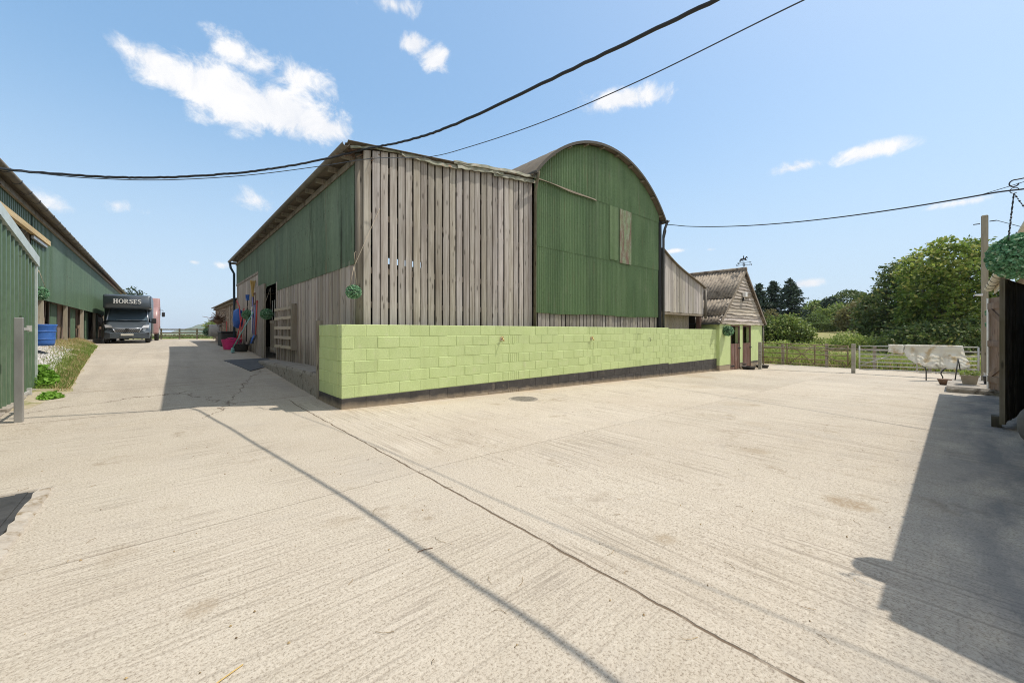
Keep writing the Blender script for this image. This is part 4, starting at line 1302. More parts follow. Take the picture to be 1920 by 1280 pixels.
# ------------------------------------------------------------------ leafy things
def leaf_quads(mb, pts, smin, smax, rnd, flat=.0, aspect=.62):
    for p in pts:
        a = rnd.uniform(smin, smax)
        n = Vector((rnd.gauss(0, 1), rnd.gauss(0, 1), rnd.gauss(0, 1) + flat)).normalized()
        t = n.cross(Vector((rnd.gauss(0, 1), rnd.gauss(0, 1), rnd.gauss(0, 1)))).normalized()
        b = n.cross(t)
        l, w = t * a, b * a * aspect
        mb.add([p - l, p - l * .1 + w * .9 + n * a * .12, p + l, p - l * .1 - w * .9 + n * a * .12], [(0, 1, 2, 3)])

def topiary(c, rad, label, top, hangers=2, n=1500, mat='rope', squash=.94):
    rnd = random.Random(int(abs(c[0] * 100)) + 3)
    t = thing('topiary_ball', label, 'topiary ball', c, 'green hanging topiary balls')
    C = Vector(c)
    mb = MB()
    pts = []
    for i in range(n):
        d = Vector((rnd.gauss(0, 1), rnd.gauss(0, 1), rnd.gauss(0, 1))).normalized()
        pts.append((C + Vector((d.x, d.y, d.z * squash)) * rad * rnd.uniform(.86, 1.03)))
    leaf_quads(mb, pts, rad * .07, rad * .115, rnd, 0, .85)
    mb.build('foliage', 'leaf_ball', t)
    MB().lathe((C.x, C.y, C.z), [(rad * .86 * math.sin(a), -rad * .86 * squash * math.cos(a)) for a in [math.pi * (i + .02) / 10.04 for i in range(11)]], 14).build('core', 'leaf_con', t, True)
    mb = MB()
    T = Vector(top)
    for i in range(hangers):
        a = 6.283 * i / hangers + .5
        e = C + Vector((math.cos(a) * rad * .7, math.sin(a) * rad * .7, rad * .68))
        if mat == 'rope': mb.tube([T, e], .006, 5)
        else:
            k = int((e - T).length / .018)
            for j in range(k):
                p = T + (e - T) * (j / k); q = T + (e - T) * ((j + .8) / k)
                mb.tube([p, q], .0045 if j % 2 else .0028, 4)
    mb.build('hanger', mat, t, True)
    return t
t = topiary((2.75, 7.67, 2.17), .142, 'green topiary ball on long twine at the barn corner', (2.76, 7.68, 2.66))
mb = MB().tube([(2.76, 7.68, 2.66), (2.80, 7.72, 2.72), (3.35, VF - .04, 3.93)], .0045, 5)
mb.tube([(2.80, 7.72, 2.72), (2.78, 7.72, 2.92), (2.82, 7.74, 2.97), (2.84, 7.74, 2.74)], .006, 5)
mb.build('twine', 'rope', t, True)
topiary((UB - .22, 16.2, 2.02), .20, 'green topiary ball hanging in the barn doorway', (UB - .1, 16.2, 2.95))
topiary((UB - .26, 19.9, 2.10), .22, 'dark green topiary ball among the hung yard tools', (UB - .1, 19.9, 2.75))
topiary((-2.45, 16.3, 2.43), .19, 'green topiary ball half behind the corner of the gable shed', (-2.45, 16.3, 3.05))
big = topiary((4.30, -.27, 1.93), .150, 'large close green topiary ball on chains under the hook', (4.30, -.242, 2.355), 3, 4200, 'iron', .95)
hb = thing('hook_bracket', 'black scrolled iron bracket carrying the topiary ball', 'bracket', (4.3, -.25, 2.4))
sc_pts = [(4.30, -1.12, 2.50), (4.30, -.6, 2.468), (4.30, -.30, 2.446)]
for i in range(13):
    a = math.pi * .62 - i * .42
    rr = .026 - .0007 * i
    sc_pts.append((4.30, -.245 + math.cos(a) * rr, 2.420 + math.sin(a) * rr))
MB().tube(sc_pts, .0042, 6).build('scroll', 'iron', hb, True)
MB().tube([(4.30, -.244 + .019 * math.cos(a), 2.374 + .019 * math.sin(a)) for a in [-2.2 + i * .42 for i in range(14)]], .0026, 6).build('ring', 'iron', hb, True)
# half ball on the stable wall and a double ball on the pole
c = Vector((19.72, VS - .16, 1.42))
t = thing('topiary_ball', 'smooth dark green ball hung on the stable wall left of the doors', 'topiary ball', tuple(c), 'green hanging topiary balls')
mb = MB(); rnd = random.Random(8)
pts = []
for i in range(700):
    d = Vector((rnd.gauss(0, 1), rnd.gauss(0, 1), rnd.gauss(0, 1))).normalized()
    pts.append(c + Vector((d.x, d.y, d.z * .92)) * .25 * rnd.uniform(.9, 1.02))
leaf_quads(mb, pts, .022, .034, rnd, 0, .8)
mb.build('foliage', 'leaf_ball', t)
MB().lathe(tuple(c), [(.225 * math.sin(a), -.21 * math.cos(a)) for a in [math.pi * (i + .02) / 10.04 for i in range(11)]], 14).build('core', 'leaf_con', t, True)
MB().tube([c + Vector((0, .02, .22)), c + Vector((0, .14, .40))], .008, 5).build('hanger', 'rope', t, True)

# ------------------------------------------------------------------ hurdle, mat, tubs and tools by the barn side
hr = thing('hurdle', 'wooden slatted hurdle hung flat on the barn side boards', 'hurdle', (UB - .1, 14, .9))
mb = MB()
for z in (.93, 1.22, 1.52, 1.83, 2.12): mb.box(UB - .15, 12.98, z - .045, UB - .12, 15.3, z + .045)
mb.build('rail', 'rack', hr)
mb = MB()
for v in (13.4, 13.85, 14.3, 14.75, 15.22): mb.box(UB - .118, v, .9, UB - .09, v + .07, 2.15)
mb.build('upright', 'board_side', hr)
MB().box(UB - .17, 12.82, .86, UB - .03, 12.96, 2.22).build('end_post', 'board_dark', hr)
mb = MB()
q = [(1.62, 16.9), (1.95, 13.7), (2.42, 14.4), (2.43, 15.6), (2.98, 15.9), (2.98, 17.3)]
mb.add([(u, v, gz(u, v) + .022) for u, v in q] + [(u, v, gz(u, v) - .02) for u, v in q], [(0, 1, 2, 3, 4, 5)] + [(i + 6, (i + 1) % 6 + 6, (i + 1) % 6, i) for i in range(6)])
o = mb.build('rubber_mat', 'mat_grey'); tag(o, 'grey rubber mat lying before the barn doorway', 'mat')
def tub(c, r, h, mat, label):
    t = thing('flexible_tub', label, 'tub', c)
    MB().lathe(c, [(r * .72, 0), (r * .78, .03), (r, h), (r * 1.03, h + .012), (r * .97, h + .012), (r * .74, .04), (.01, .03)], 24).build('bowl', mat, t, True)
    mb = MB()
    for s_ in (-1, 1):
        mb.tube([(c[0] + r * .5, c[1] + s_ * r * .85, c[2] + h), (c[0] + r * .2, c[1] + s_ * r * 1.08, c[2] + h + .07), (c[0] - r * .2, c[1] + s_ * r * 1.08, c[2] + h + .07), (c[0] - r * .5, c[1] + s_ * r * .85, c[2] + h)], .014, 6)
    mb.build('handle', mat, t, True)
tub((2.48, 22.6, gz(2.5, 22.6)), .42, .46, 'pink', 'bright pink flexible tub on the ground by the barn end')
tub((2.62, 20.9, gz(2.6, 20.9)), .30, .30, 'black_rubber', 'black rubber bucket below the hung yard tools')
mb = MB(); rr_ = random.Random(5)
rows = []
for i in range(15):
    th = math.pi * i / 14
    rows.append([(8.75 + math.copysign(abs(math.sin(th)) ** .7, 1) * .50 * math.cos(ph) * (1 + .05 * math.sin(3 * ph + th * 2)), -.92 + abs(math.sin(th)) ** .7 * .40 * math.sin(ph) * (1 + .05 * math.sin(2 * ph)), gz(8.7, -.9) + .30 - .30 * math.copysign(abs(math.cos(th)) ** .75, math.cos(th)) + .01) for ph in [2 * math.pi * k / 24 for k in range(25)]])
mb.grid(rows)
tag(mb.build('filled_sack', 'mat_grey', None, True), 'dark grey rounded sack lying in the shade beside the dark door', 'sack')
bx = thing('storage_box', 'black plastic box against the brick building', 'box', (2.75, 25.5, .6))
MB().bbox(2.35, 25.5, gz(2.4, 25) - .02, 2.98, 27.3, gz(2.4, 25) + .72, .03).build('body', 'black_rubber', bx)
MB().bbox(2.32, 25.46, gz(2.4, 25) + .725, 3.0, 27.34, gz(2.4, 25) + .80, .02).build('lid', 'black', bx)

def tool(name, label, foot, head, hmat, kindof, kmat, grip=True):
    """long handled tool from its lower end to its upper end"""
    a, b = Vector(foot), Vector(head)
    t = thing(name, label, 'yard tool', tuple(a), 'yard tools hung on the barn side')
    d = (b - a).normalized()
    MB().tube([a, b], .022, 7).build('handle', hmat, t, True)
    sd = Vector((0, 1, 0))
    mb = MB()
    if kindof == 'shovel':
        e = a - d * .30
        for k in range(6):
            pass
        mb.grid([[a + d * (.02 - .34 * j / 5) + sd * ((i - 2) / 2) * .15 * (1 - .25 * (j / 5) ** 2) + Vector((-.03 * (1 - ((i - 2) / 2) ** 2), 0, 0)) for i in range(5)] for j in range(6)])
        mb.build('blade', kmat, t, True, .006)
    elif kindof == 'broom':
        mb.bbox(a.x - .04, a.y - .2, a.z - .06, a.x + .04, a.y + .2, a.z, .01)
        for i in range(40):
            y = a.y - .19 + .38 * (i % 20) / 19; x = a.x + (-.025 if i < 20 else .025)
            mb.tube([(x, y, a.z - .05), (x + random.uniform(-.02, .02), y + random.uniform(-.02, .02), a.z - .18)], .012, 4)
        mb.build('brush_head', kmat, t)
    elif kindof == 'fork':
        e = a - d * .05
        mb.bar(a - sd * .16, a + sd * .16, .03, .03)
        for i in range(9):
            p = a + sd * (-.16 + .04 * i)
            mb.tube([p, p - d * .16 + Vector((-.05, 0, 0)), p - d * .34 + Vector((-.09, 0, 0))], .010, 4)
        mb.build('tines', kmat, t, True)
    elif kindof == 'besom':
        for i in range(50):
            p = b + Vector((random.uniform(-.03, .03), random.uniform(-.03, .03), -.1))
            mb.tube([p, b + d * .55 + Vector((random.uniform(-.10, .10), random.uniform(-.11, .11), random.uniform(-.04, .04)))], .010, 4)
        mb.build('bristles', kmat, t)
    elif kindof == 'brush_up':
        mb.bbox(b.x - .05, b.y - .16, b.z, b.x + .05, b.y + .16, b.z + .07, .01)
        for i in range(36):
            y = b.y - .15 + .3 * (i % 18) / 17; x = b.x + (-.03 if i < 18 else .03)
            mb.tube([(x, y, b.z + .06), (x + random.uniform(-.03, .03), y + random.uniform(-.04, .04), b.z + .24)], .014, 4)
        mb.build('brush_head', kmat, t)
    if grip and kindof in ('shovel', 'fork'):
        mb = MB()
        mb.tube([b, b + d * .04 + sd * .07, b + d * .13 + sd * .07, b + d * .13 - sd * .07, b + d * .04 - sd * .07, b], .014, 6)
        mb.build('grip', hmat, t, True)
    return t
x = UB - .14
tool('shovel', 'red handled shovel, the left of the two reaching the ground by the downpipe', (x - .22, 22.4, 1.0), (x + .02, 22.2, 2.35), 'red', 'shovel', 'redpink')
tool('shovel', 'faded red shovel leaning beside the black bucket', (x - .20, 21.7, 1.0), (x + .02, 21.4, 2.25), 'redpink', 'shovel', 'black_rubber')
tool('manure_fork', 'red stable fork with pale red head hung tines up near the downpipe', (x - .05, 22.9, 2.58), (x - .04, 22.3, 1.1), 'red', 'fork', 'redpink')
tool('besom', 'yellow straw broom hung upside down highest on the boards', (x, 19.6, 1.3), (x, 19.55, 2.95), 'purple', 'besom', 'straw')
tool('yard_brush', 'blue headed brush standing head up beside the straw broom', (x - .05, 20.9, .95), (x - .05, 20.55, 2.75), 'black', 'brush_up', 'blue')
tool('yard_broom', 'pale teal broom leaning out with its head on the ground', (x - .62, 20.2, gz(2.2, 20.2) + .20), (x - .02, 19.3, 2.2), 'teal', 'broom', 'teal')
tool('yard_fork', 'violet handled fork hanging right of the green ball', (x - .02, 19.15, 1.25), (x, 19.05, 2.35), 'purple', 'fork', 'blue')
tool('red_rake', 'red handled rake hanging farthest right beside the door pillar', (x - .02, 18.75, 1.25), (x, 18.6, 2.5), 'red', 'fork', 'iron')
tool('white_rake', 'white handled rake hanging below the green ball', (x - .04, 19.6, 1.15), (x - .02, 19.6, 2.3), 'white_pl', 'fork', 'black')
mb = MB().tube([(UB - .10, 19.4 + .3 * math.cos(a), 2.75 + .25 * math.sin(a)) for a in [i * .45 for i in range(15)]], .028, 6)
tag(mb.build('hose_coil', 'brown', None, True), 'brown hose loop hung on the boards above the tools', 'hose')
mb = MB().lathe((UB - .2, 23.3, 1.55), [(.05, 0), (.2, .1), (.22, .4), (.18, .85), (.05, .95)], 10)
tag(mb.build('blue_coat', 'blue', None, True), 'blue bag hanging on the downpipe corner', 'bag')

# ------------------------------------------------------------------ brick building beyond the barn
bb = thing('brick_building', 'low old brick building beyond the timber barn', 'building', (UB, 30, .6))
mb = MB()
r = random.Random(9)
for k in range(34):
    z = .45 + k * .078
    v = VB + .05 - (.11 if k % 2 else 0)
    while v < 36.5:
        a, b = max(v, VB + .05), min(v + .222, 36.5)
        if b - a > .03: mb.box(UB - .0 + r.uniform(-.006, .006), a, z, UB + .1, b - .012, z + .066)
        v += .225
mb.build('brick_face', 'brick', bb)
MB().box(UB + .012, VB + .06, .2, UB + 4, 36.48, 3.1).build('mortar_wall', 'old_concrete', bb)
mb = MB()
corr(mb, (UB - .25, VB - .2, 3.08), YV, (1, 0, .22), (0, 0, 1), 36.8 - VB, 0, 4.4, .146, .022, 4)
mb.build('roof', 'roof_corr', bb, True, .02)
mb = MB(); mb.box(UB - .12, VB + .1, 2.92, UB - .02, 36.5, 3.04)
mb.build('eaves_board', 'board_dark', bb)
MB().box(UB - .03, 27.9, .55, UB - .008, 28.15, 2.9).build('pilaster', 'board_side', bb)
mb = MB()
rnd = random.Random(15)
c = Vector((UB - .35, 30.5, 2.15))
for i in range(160):
    d = Vector((rnd.gauss(0, 1), rnd.gauss(0, 1), rnd.gauss(0, .7)))
    mb.tube([c, c + d * .24], .012, 4)
hbk = thing('hanging_basket', 'brown dried hanging basket on the brick building', 'basket', tuple(c))
mb.build('dry_plant', 'brown', hbk)
MB().lathe((c.x, c.y, c.z - .3), [(.05, 0), (.2, .08), (.27, .26)], 14).build('bowl', 'brown', hbk, True)
MB().tube([(c.x, c.y, c.z), (c.x + .1, c.y, c.z + .55), (UB, c.y, c.z + .5)], .015, 5).build('bracket', 'iron', hbk, True)
rg = thing('saddle_rack', 'saddle rack with grey rug on the brick building', 'rack', (UB - .3, 32.5, 1.5))
MB().tube([(UB, 32.5, 1.75), (UB - .75, 32.5, 1.75)], .06, 8).build('arm', 'board_dark', rg, True)
mb = MB()
mb.grid([[(UB - .12 - .55 * i / 6, 32.5 + w, 1.83 - dz + .02 * math.sin(i * 1.7 + w * 9)) for w, dz in ((-.32, .75), (-.28, .4), (-.16, .06), (0, 0), (.16, .06), (.28, .4), (.32, .75))] for i in range(7)])
mb.build('rug', 'rug', rg, True, .03)
t = topiary((UB - .62, 34.0, 1.35), .3, 'dark hanging ball at the far end of the brick building', (UB - .3, 34, 2.2), 2, 400)
o = boards(MB(), (UB - .05, 29.0, 0), YV, (-1, 0, 0), .24, 1.0, 2.0, .06, .01, .03, 3).build('red_scraper', 'red')
tag(o, 'faded red slat hung on the brick building', 'slat')

# ------------------------------------------------------------------ dark horse lorry
vn = thing('horse_lorry', 'dark grey horse lorry parked facing down the ramp', 'lorry', (-1.50, 32.6, .70), local=True)
def loft(mb, secs):
    """closed sections of equal length joined in order, capped"""
    k = len(mb.v); n = len(secs[0])
    for s_ in secs: mb.v.extend(tuple(p) for p in s_)
    for i in range(len(secs) - 1):
        for j in range(n):
            mb.f.append((k + i * n + j, k + i * n + (j + 1) % n, k + (i + 1) * n + (j + 1) % n, k + (i + 1) * n + j))
    mb.f.append(tuple(k + j for j in range(n))[::-1]); mb.f.append(tuple(k + (len(secs) - 1) * n + j for j in range(n)))
def rrect(hw, z0, z1, y, c=.12, crown=0.0):
    pts = []
    for (cx_, cz, a0_) in ((hw - c, z0 + c, -90), (hw - c, z1 - c, 0), (-hw + c, z1 - c, 90), (-hw + c, z0 + c, 180)):
        for i in range(4):
            a = R(a0_ + 30 * i)
            pts.append((cx_ + c * math.cos(a), y, cz + c * math.sin(a)))
    return pts
mb = MB()   # box body with the nose over the cab
loft(mb, [rrect(1.06, .55, 2.86, 6.6, .10), rrect(1.08, .52, 2.9, 6.5, .10), rrect(1.08, .52, 2.92, 1.75, .10), rrect(1.07, .58, 2.9, 1.70, .10)])
mb.build('box_body', 'van', vn, True, None)
mb = MB()
loft(mb, [rrect(1.07, 2.02, 2.91, 1.9, .10), rrect(1.06, 2.03, 2.90, .75, .10), rrect(1.04, 2.06, 2.87, .40, .10), rrect(.98, 2.12, 2.80, .26, .08)])
nose = mb.build('luton_nose', 'van', vn, True)
# cab: side profile lofted across with tumblehome
def cabsec(y, hw0, hw1, z0, z1):
    return [(-hw0, y, z0), (hw0, y, z0), (hw0 + .0, y, (z0 + z1) * .5), (hw1, y, z1 - .08), (hw1 - .1, y, z1), (-hw1 + .1, y, z1), (-hw1, y, z1 - .08), (-hw0, y, (z0 + z1) * .5)]
mb = MB()
loft(mb, [cabsec(1.9, 1.0, .88, .40, 2.10), cabsec(1.30, 1.01, .84, .40, 2.05), cabsec(.62, 1.01, .92, .40, 1.32), cabsec(.30, 1.0, .90, .40, 1.10), cabsec(.10, .96, .82, .38, .92), cabsec(-.02, .88, .74, .36, .74)])
mb.build('cab', 'van', vn, False, None, .03)
def plate(mb, pts, th=.012):
    a = [Vector(p) for p in pts]
    n = (a[1] - a[0]).cross(a[2] - a[0]).normalized()
    if n.y > 0: n = -n
    k = len(a)
    mb.add(a + [p + n * th for p in a], [tuple(range(k)), tuple(range(k, 2 * k))] + [(i, (i + 1) % k, k + (i + 1) % k, k + i) for i in range(k)])
mb = MB()
def cabpt(x, t):  # on the windscreen plane, t 0 bottom to 1 top
    return (x, .60 + .70 * t - .03, 1.34 + .71 * t - .01)
plate(mb, [cabpt(-.86, .02), cabpt(.86, .02), cabpt(.78, .97), cabpt(-.78, .97)], .02)
ws = mb.build('windscreen', 'glass', vn)
mb = MB()
for s_ in (-1, 1):
    mb.tube([(s_ * .90, .55, 1.34), (s_ * .815, 1.24, 2.04)], .03, 6)
mb.tube([(-.5, .60, 1.385), (.15, .57, 1.37)], .012, 5); mb.tube([(.05, .60, 1.385), (.75, .58, 1.37)], .012, 5)
mb.build('screen_pillar', 'van_silver', vn, True)
for s_ in (-1, 1):
    mb = MB(); plate(mb, [(s_ * 1.006, 1.32, 1.25), (s_ * 1.006, .78, 1.25), (s_ * .93, 1.1, 1.70), (s_ * .90, 1.32, 1.95)], .01)
    mb.build('side_window', 'glass', vn)
mb = MB()  # bumper and mouth
loft(mb, [[(-.99, .42, .30), (.99, .42, .30), (.99, .42, .66), (-.99, .42, .66)], [(-.98, .02, .26), (.98, .02, .26), (.97, .02, .66), (-.97, .02, .66)], [(-.72, -.10, .28), (.72, -.10, .28), (.72, -.10, .62), (-.72, -.10, .62)]])
mb.build('bumper', 'van', vn, False, None, .04)
mb = MB()
plate(mb, [(-.52, -.05, .64), (.52, -.05, .64), (.62, -.03, .80), (-.62, -.03, .80)], .03)
gr_ = mb.build('grille', 'black', vn)
mb = MB()
for i in range(-6, 7):
    mb.bar((i * .085 - .04, -.09, .66), (i * .085 + .04, -.075, .78), .012, .012)
    mb.bar((i * .085 + .04, -.09, .66), (i * .085 - .04, -.075, .78), .012, .012)
mb.build('mesh', 'steel', gr_)
mb = MB()
mb.tube([(-.72, .0, .90), (-.3, -.06, .86), (0, -.075, .855), (.3, -.06, .86), (.72, .0, .90)], .028, 6)
mb.tube([(-.60, -.07, .845), (-.50, -.09, .63)], .02, 6); mb.tube([(.60, -.07, .845), (.50, -.09, .63)], .02, 6)
mb.build('chrome_bar', 'van_silver', vn, True)
mb = MB().lathe((0, -.085, .80), [(.085, 0), (.085, .07)], 14)
mb.build('badge', 'black', vn, True)
for s_ in (-1, 1):
    mb = MB(); plate(mb, [(s_ * .60, .02, .90), (s_ * .92, .14, .90), (s_ * .955, .22, 1.08), (s_ * .70, .10, 1.05)], .03)
    mb.build('headlight', 'lens', vn)
    mb = MB(); plate(mb, [(s_ * .62, -.08, .50), (s_ * .92, .02, .50), (s_ * .94, .02, .62), (s_ * .66, -.06, .60)], .03)
    mb.build('air_intake', 'black', vn)
    m_ = MB(); m_.bbox(s_ * 1.16 - .11, .62, 1.18, s_ * 1.16 + .11, .78, 1.50, .03)
    mi = m_.build('mirror', 'black', vn)
    MB().tube([(s_ * .98, .78, 1.24), (s_ * 1.12, .72, 1.28)], .03, 6).build('arm', 'black', mi, True)
mb = MB(); plate(mb, [(-.27, -.125, .44), (.27, -.125, .44), (.27, -.125, .56), (-.27, -.125, .56)], .012)
mb.build('number_plate', 'plate', vn)
def wheel(par, x, y, r=.34, w=.24):
    mb = MB()
    prof = [(r * .62, -w / 2), (r * .93, -w / 2), (r, -w / 2 + .04), (r, w / 2 - .04), (r * .93, w / 2), (r * .62, w / 2)]
    k = []
    for a in range(24):
        t = 2 * math.pi * a / 24
        k.append([(x + o_, y + math.cos(t) * q_, r + math.sin(t) * q_) for q_, o_ in prof])
    k.append(k[0]); mb.grid(k)
    ty = mb.build('wheel', 'tyre', par, True)
    mb = MB(); mb.add([(x + (w / 2 - .03) * (1 if x > 0 else -1), y + math.cos(2 * math.pi * a / 20) * r * .64, r + math.sin(2 * math.pi * a / 20) * r * .64) for a in range(20)], [tuple(range(20))])
    mb.build('rim', 'rim', ty)
for x_ in (-.88, .88):
    for y_ in (.72, 4.9): wheel(vn, x_, y_)
# serif lettering on the nose
def letters(txt, par, zc, y, h, width, tilt, mat):
    pts = {'H': [[(0, 0), (.40, 0), (.40, .08), (.30, .1), (.30, .45), (.62, .45), (.62, .1), (.52, .08), (.52, 0), (.92, 0), (.92, .08), (.82, .1), (.82, .9), (.92, .92), (.92, 1), (.52, 1), (.52, .92), (.62, .9), (.62, .55), (.30, .55), (.30, .9), (.40, .92), (.40, 1), (0, 1), (0, .92), (.10, .9), (.10, .1), (0, .08)]],
           'E': [[(0, 0), (.72, 0), (.76, .28), (.69, .28), (.62, .1), (.30, .1), (.30, .46), (.48, .46), (.50, .36), (.57, .36), (.57, .66), (.50, .66), (.48, .56), (.30, .56), (.30, .9), (.60, .9), (.66, .74), (.73, .74), (.70, 1), (0, 1), (0, .92), (.10, .9), (.10, .1), (0, .08)]]}
    mb = MB()
    gl = []
    for ch in txt:
        polys = []
        if ch in pts: polys = pts[ch]; wd = 1.0 if ch == 'H' else .84
        elif ch == 'O':
            n = 24; wd = 1.04
            ring = [[(.5 + .48 * math.cos(t), .5 + .52 * math.sin(t)), (.5 + .26 * math.cos(t), .5 + .42 * math.sin(t))] for t in [2 * math.pi * i / n for i in range(n)]]
            polys = [[ring[i][0], ring[(i + 1) % n][0], ring[(i + 1) % n][1], ring[i][1]] for i in range(n)]
        elif ch == 'R':
            wd = .98
            polys = [[(0, 0), (.40, 0), (.40, .08), (.30, .1), (.30, .9), (.40, .92), (.40, 1), (0, 1), (0, .92), (.10, .9), (.10, .1), (0, .08)]]
            n = 12
            ring = [[(.38 + .36 * math.cos(t), .73 + .27 * math.sin(t)), (.36 + .18 * math.cos(t), .73 + .18 * math.sin(t))] for t in [-math.pi / 2 + math.pi * i / n for i in range(n + 1)]]
            polys += [[ring[i][0], ring[i + 1][0], ring[i + 1][1], ring[i][1]] for i in range(n)]
            polys += [[(.30, .46), (.40, .46), (.40, .54), (.30, .54)], [(.30, .91), (.40, .91), (.40, 1), (.30, 1)], [(.36, .46), (.56, .48), (.86, .08), (.95, .06), (.95, 0), (.70, 0)]]
        elif ch == 'S':
            wd = .80
            path = [(.68, .78), (.60, .90), (.38, .95), (.16, .88), (.13, .73), (.25, .61), (.48, .51), (.64, .38), (.62, .17), (.42, .05), (.18, .08), (.07, .24)]
            wds = [.05, .10, .13, .17, .2, .2, .2, .2, .2, .15, .11, .05]
            q_ = []
            for i, (x_, y_) in enumerate(path):
                a = path[max(0, i - 1)]; b = path[min(len(path) - 1, i + 1)]
                dx, dy = b[0] - a[0], b[1] - a[1]; l = math.hypot(dx, dy)
                q_.append(((x_ - dy / l * wds[i] / 2, y_ + dx / l * wds[i] / 2), (x_ + dy / l * wds[i] / 2, y_ - dx / l * wds[i] / 2)))
            polys = [[q_[i][0], q_[i + 1][0], q_[i + 1][1], q_[i][1]] for i in range(len(q_) - 1)]
            polys += [[(.64, .72), (.71, .72), (.71, .98), (.66, .98)], [(.04, .03), (.09, .03), (.11, .30), (.04, .30)]]
        gl.append((polys, wd))
    tot = sum(w_ for _, w_ in gl)
    k = width / tot
    xx = -width / 2
    for polys, wd in gl:
        for p in polys:
            poly = [(xx + a * k, b * h) for a, b in p]
            mb.prism(poly, (0, y, zc - h / 2), (1, 0, 0), (0, -tilt, 1), (0, -1, 0), .012)
        xx += wd * k
    return mb.build('lettering', mat, par)
letters('HORSES', nose, 2.48, .245, .25, 1.22, 0.0, 'white_pl')

# red lorry behind it
rlz = thing('red_horse_lorry', 'faded red horse lorry half hidden behind the dark one', 'lorry', (-1.22, 41.5, .69), local=True)
mb = MB(); loft(mb, [rrect(1.13, 1.0, 3.25, 7.5, .08), rrect(1.15, .95, 3.28, 7.4, .08), rrect(1.15, .95, 3.28, .1, .08), rrect(1.12, 1.0, 3.2, .0, .08)])
mb.build('box_body', 'lorry_pink', rlz, True)
mb = MB()
mb.box(1.152, .1, 1.9, 1.162, .9, 2.5); mb.box(1.152, .1, .95, 1.165, 7.4, 1.10); mb.box(1.152, 3.4, 1.9, 1.16, 4.0, 2.5)
mb.box(-1.0, -.012, 1.9, 1.05, -.001, 2.4)
mb.build('side_stripe', 'lorry_red', rlz)
mb = MB(); mb.box(1.163, 2.2, 2.1, 1.175, 3.0, 2.7); mb.box(1.163, 4.2, 2.1, 1.175, 5.0, 2.7)
mb.build('side_window', 'glass', rlz)
mb = MB(); loft(mb, [rrect(1.08, .55, 2.55, -.05, .12), rrect(1.08, .5, 2.5, -1.1, .15), rrect(1.02, .5, 1.6, -1.5, .15)])
mb.build('cab', 'lorry_pink', rlz, True)
mb = MB(); mb.bbox(1.25, -1.2, 1.80, 1.44, -1.05, 2.15, .04)
mi = mb.build('mirror', 'black', rlz)
MB().tube([(1.05, -1.0, 2.3), (1.3, -1.1, 2.3), (1.34, -1.12, 2.2)], .02, 6).build('arm', 'black', mi, True)
MB().box(-1.0, .2, .55, 1.0, 7.3, .94).build('chassis', 'black', rlz)
for x_ in (-.95, .95):
    for y_ in (-.5, 5.2): wheel(rlz, x_, y_, .42, .26)
mb = MB(); mb.box(.98, 1.2, .5, 1.14, 2.6, .94); mb.box(.98, 3.0, .55, 1.14, 4.0, .94)
mb.build('side_locker', 'white_pl', rlz)

# post and rail fence across the end of the ramp
fc = thing('field_fence', 'weathered post and rail fence across the far end of the ramp', 'fence', (2, 66, .42))
for i in range(13):
    u = -7 + i * 1.75
    MB().box(u - .09, 66, -.2, u + .09, 66.14, 1.72).build('post', 'olive_frame', fc)
for z in (.72, 1.10, 1.52):
    MB().box(-8, 65.95, z, 15, 65.99, z + .15).build('rail', 'olive_frame', fc)

# ------------------------------------------------------------------ building on the right edge
rb = thing('eaves_building', 'low building on the right with cream gutter and dark open door', 'building', (10, -1.2, -.2))
E0, E1, EV, EZ = 4.16, 18.3, -.48, 2.64
mb = MB()
mb.grid([[(E0, EV - .09, EZ + .10), (E1 - .25, EV - .09, EZ + .10)], [(E0, -4.2, EZ + 1.75), (E1 - .25, -4.2, EZ + 1.75)], [(E0, -8.0, EZ + .06), (E1 - .25, -8.0, EZ + .06)]])
mb.build('roof', 'roof_corr', rb, False, .07)
mb = MB()
arc = [(math.cos(t) * .085, math.sin(t) * .085) for t in [math.pi + math.pi * i / 10 for i in range(11)]]
mb.grid([[(u, EV - .085 + x + .0, EZ + z + .02) for x, z in arc] for u in (E0, E1 - .25)])
mb.build('gutter', 'gutter_cream', rb, True, .008)
for i in range(13):
    mb = MB()
    u = E0 + .55 + i * 1.12
    if u > E1 - .3: break
    mb.grid([[(u + du, EV - .085 + math.cos(t) * .094, EZ + .02 + math.sin(t) * .094) for t in [math.pi * .96 + math.pi * 1.08 * k / 8 for k in range(9)]] for du in (-.018, .018)])
    mb.build('gutter_bracket', 'iron', rb, True, .008)
MB().box(E0, EV - .205, EZ - .14, E1 - .25, EV - .175, EZ + .06).build('fascia', 'gutter_cream', rb)
mb = MB()
mb.box(E0 + .1, -1.22, -.6, 9.9, -1.02, EZ + .1); mb.box(16.9, -1.22, -.6, E1 - .1, -1.02, EZ + .1)
mb.box(9.9, -1.22, 2.36, 16.9, -1.02, EZ + .1)
mb.box(E0 + .1, -7.6, -.6, E0 + .3, -1.22, EZ + .3); mb.box(E1 - .3, -7.6, -.9, E1 - .1, -1.22, EZ + .3); mb.box(E0 + .3, -7.6, -.9, E1 - .3, -7.4, EZ + .3)
mb.prism([(-1.02, EZ + .3), (-7.6, EZ + .3), (-4.2, EZ + 1.6)], (E0 + .12, 0, 0), YV, ZZ, XU, .1)
mb.build('wall', 'cream_wall', rb)
mb = MB(); mb.box(E0 + .3, -3.0, -.7, E1 - .3, -2.9, EZ)
mb.build('inner_partition', 'inside', rb)
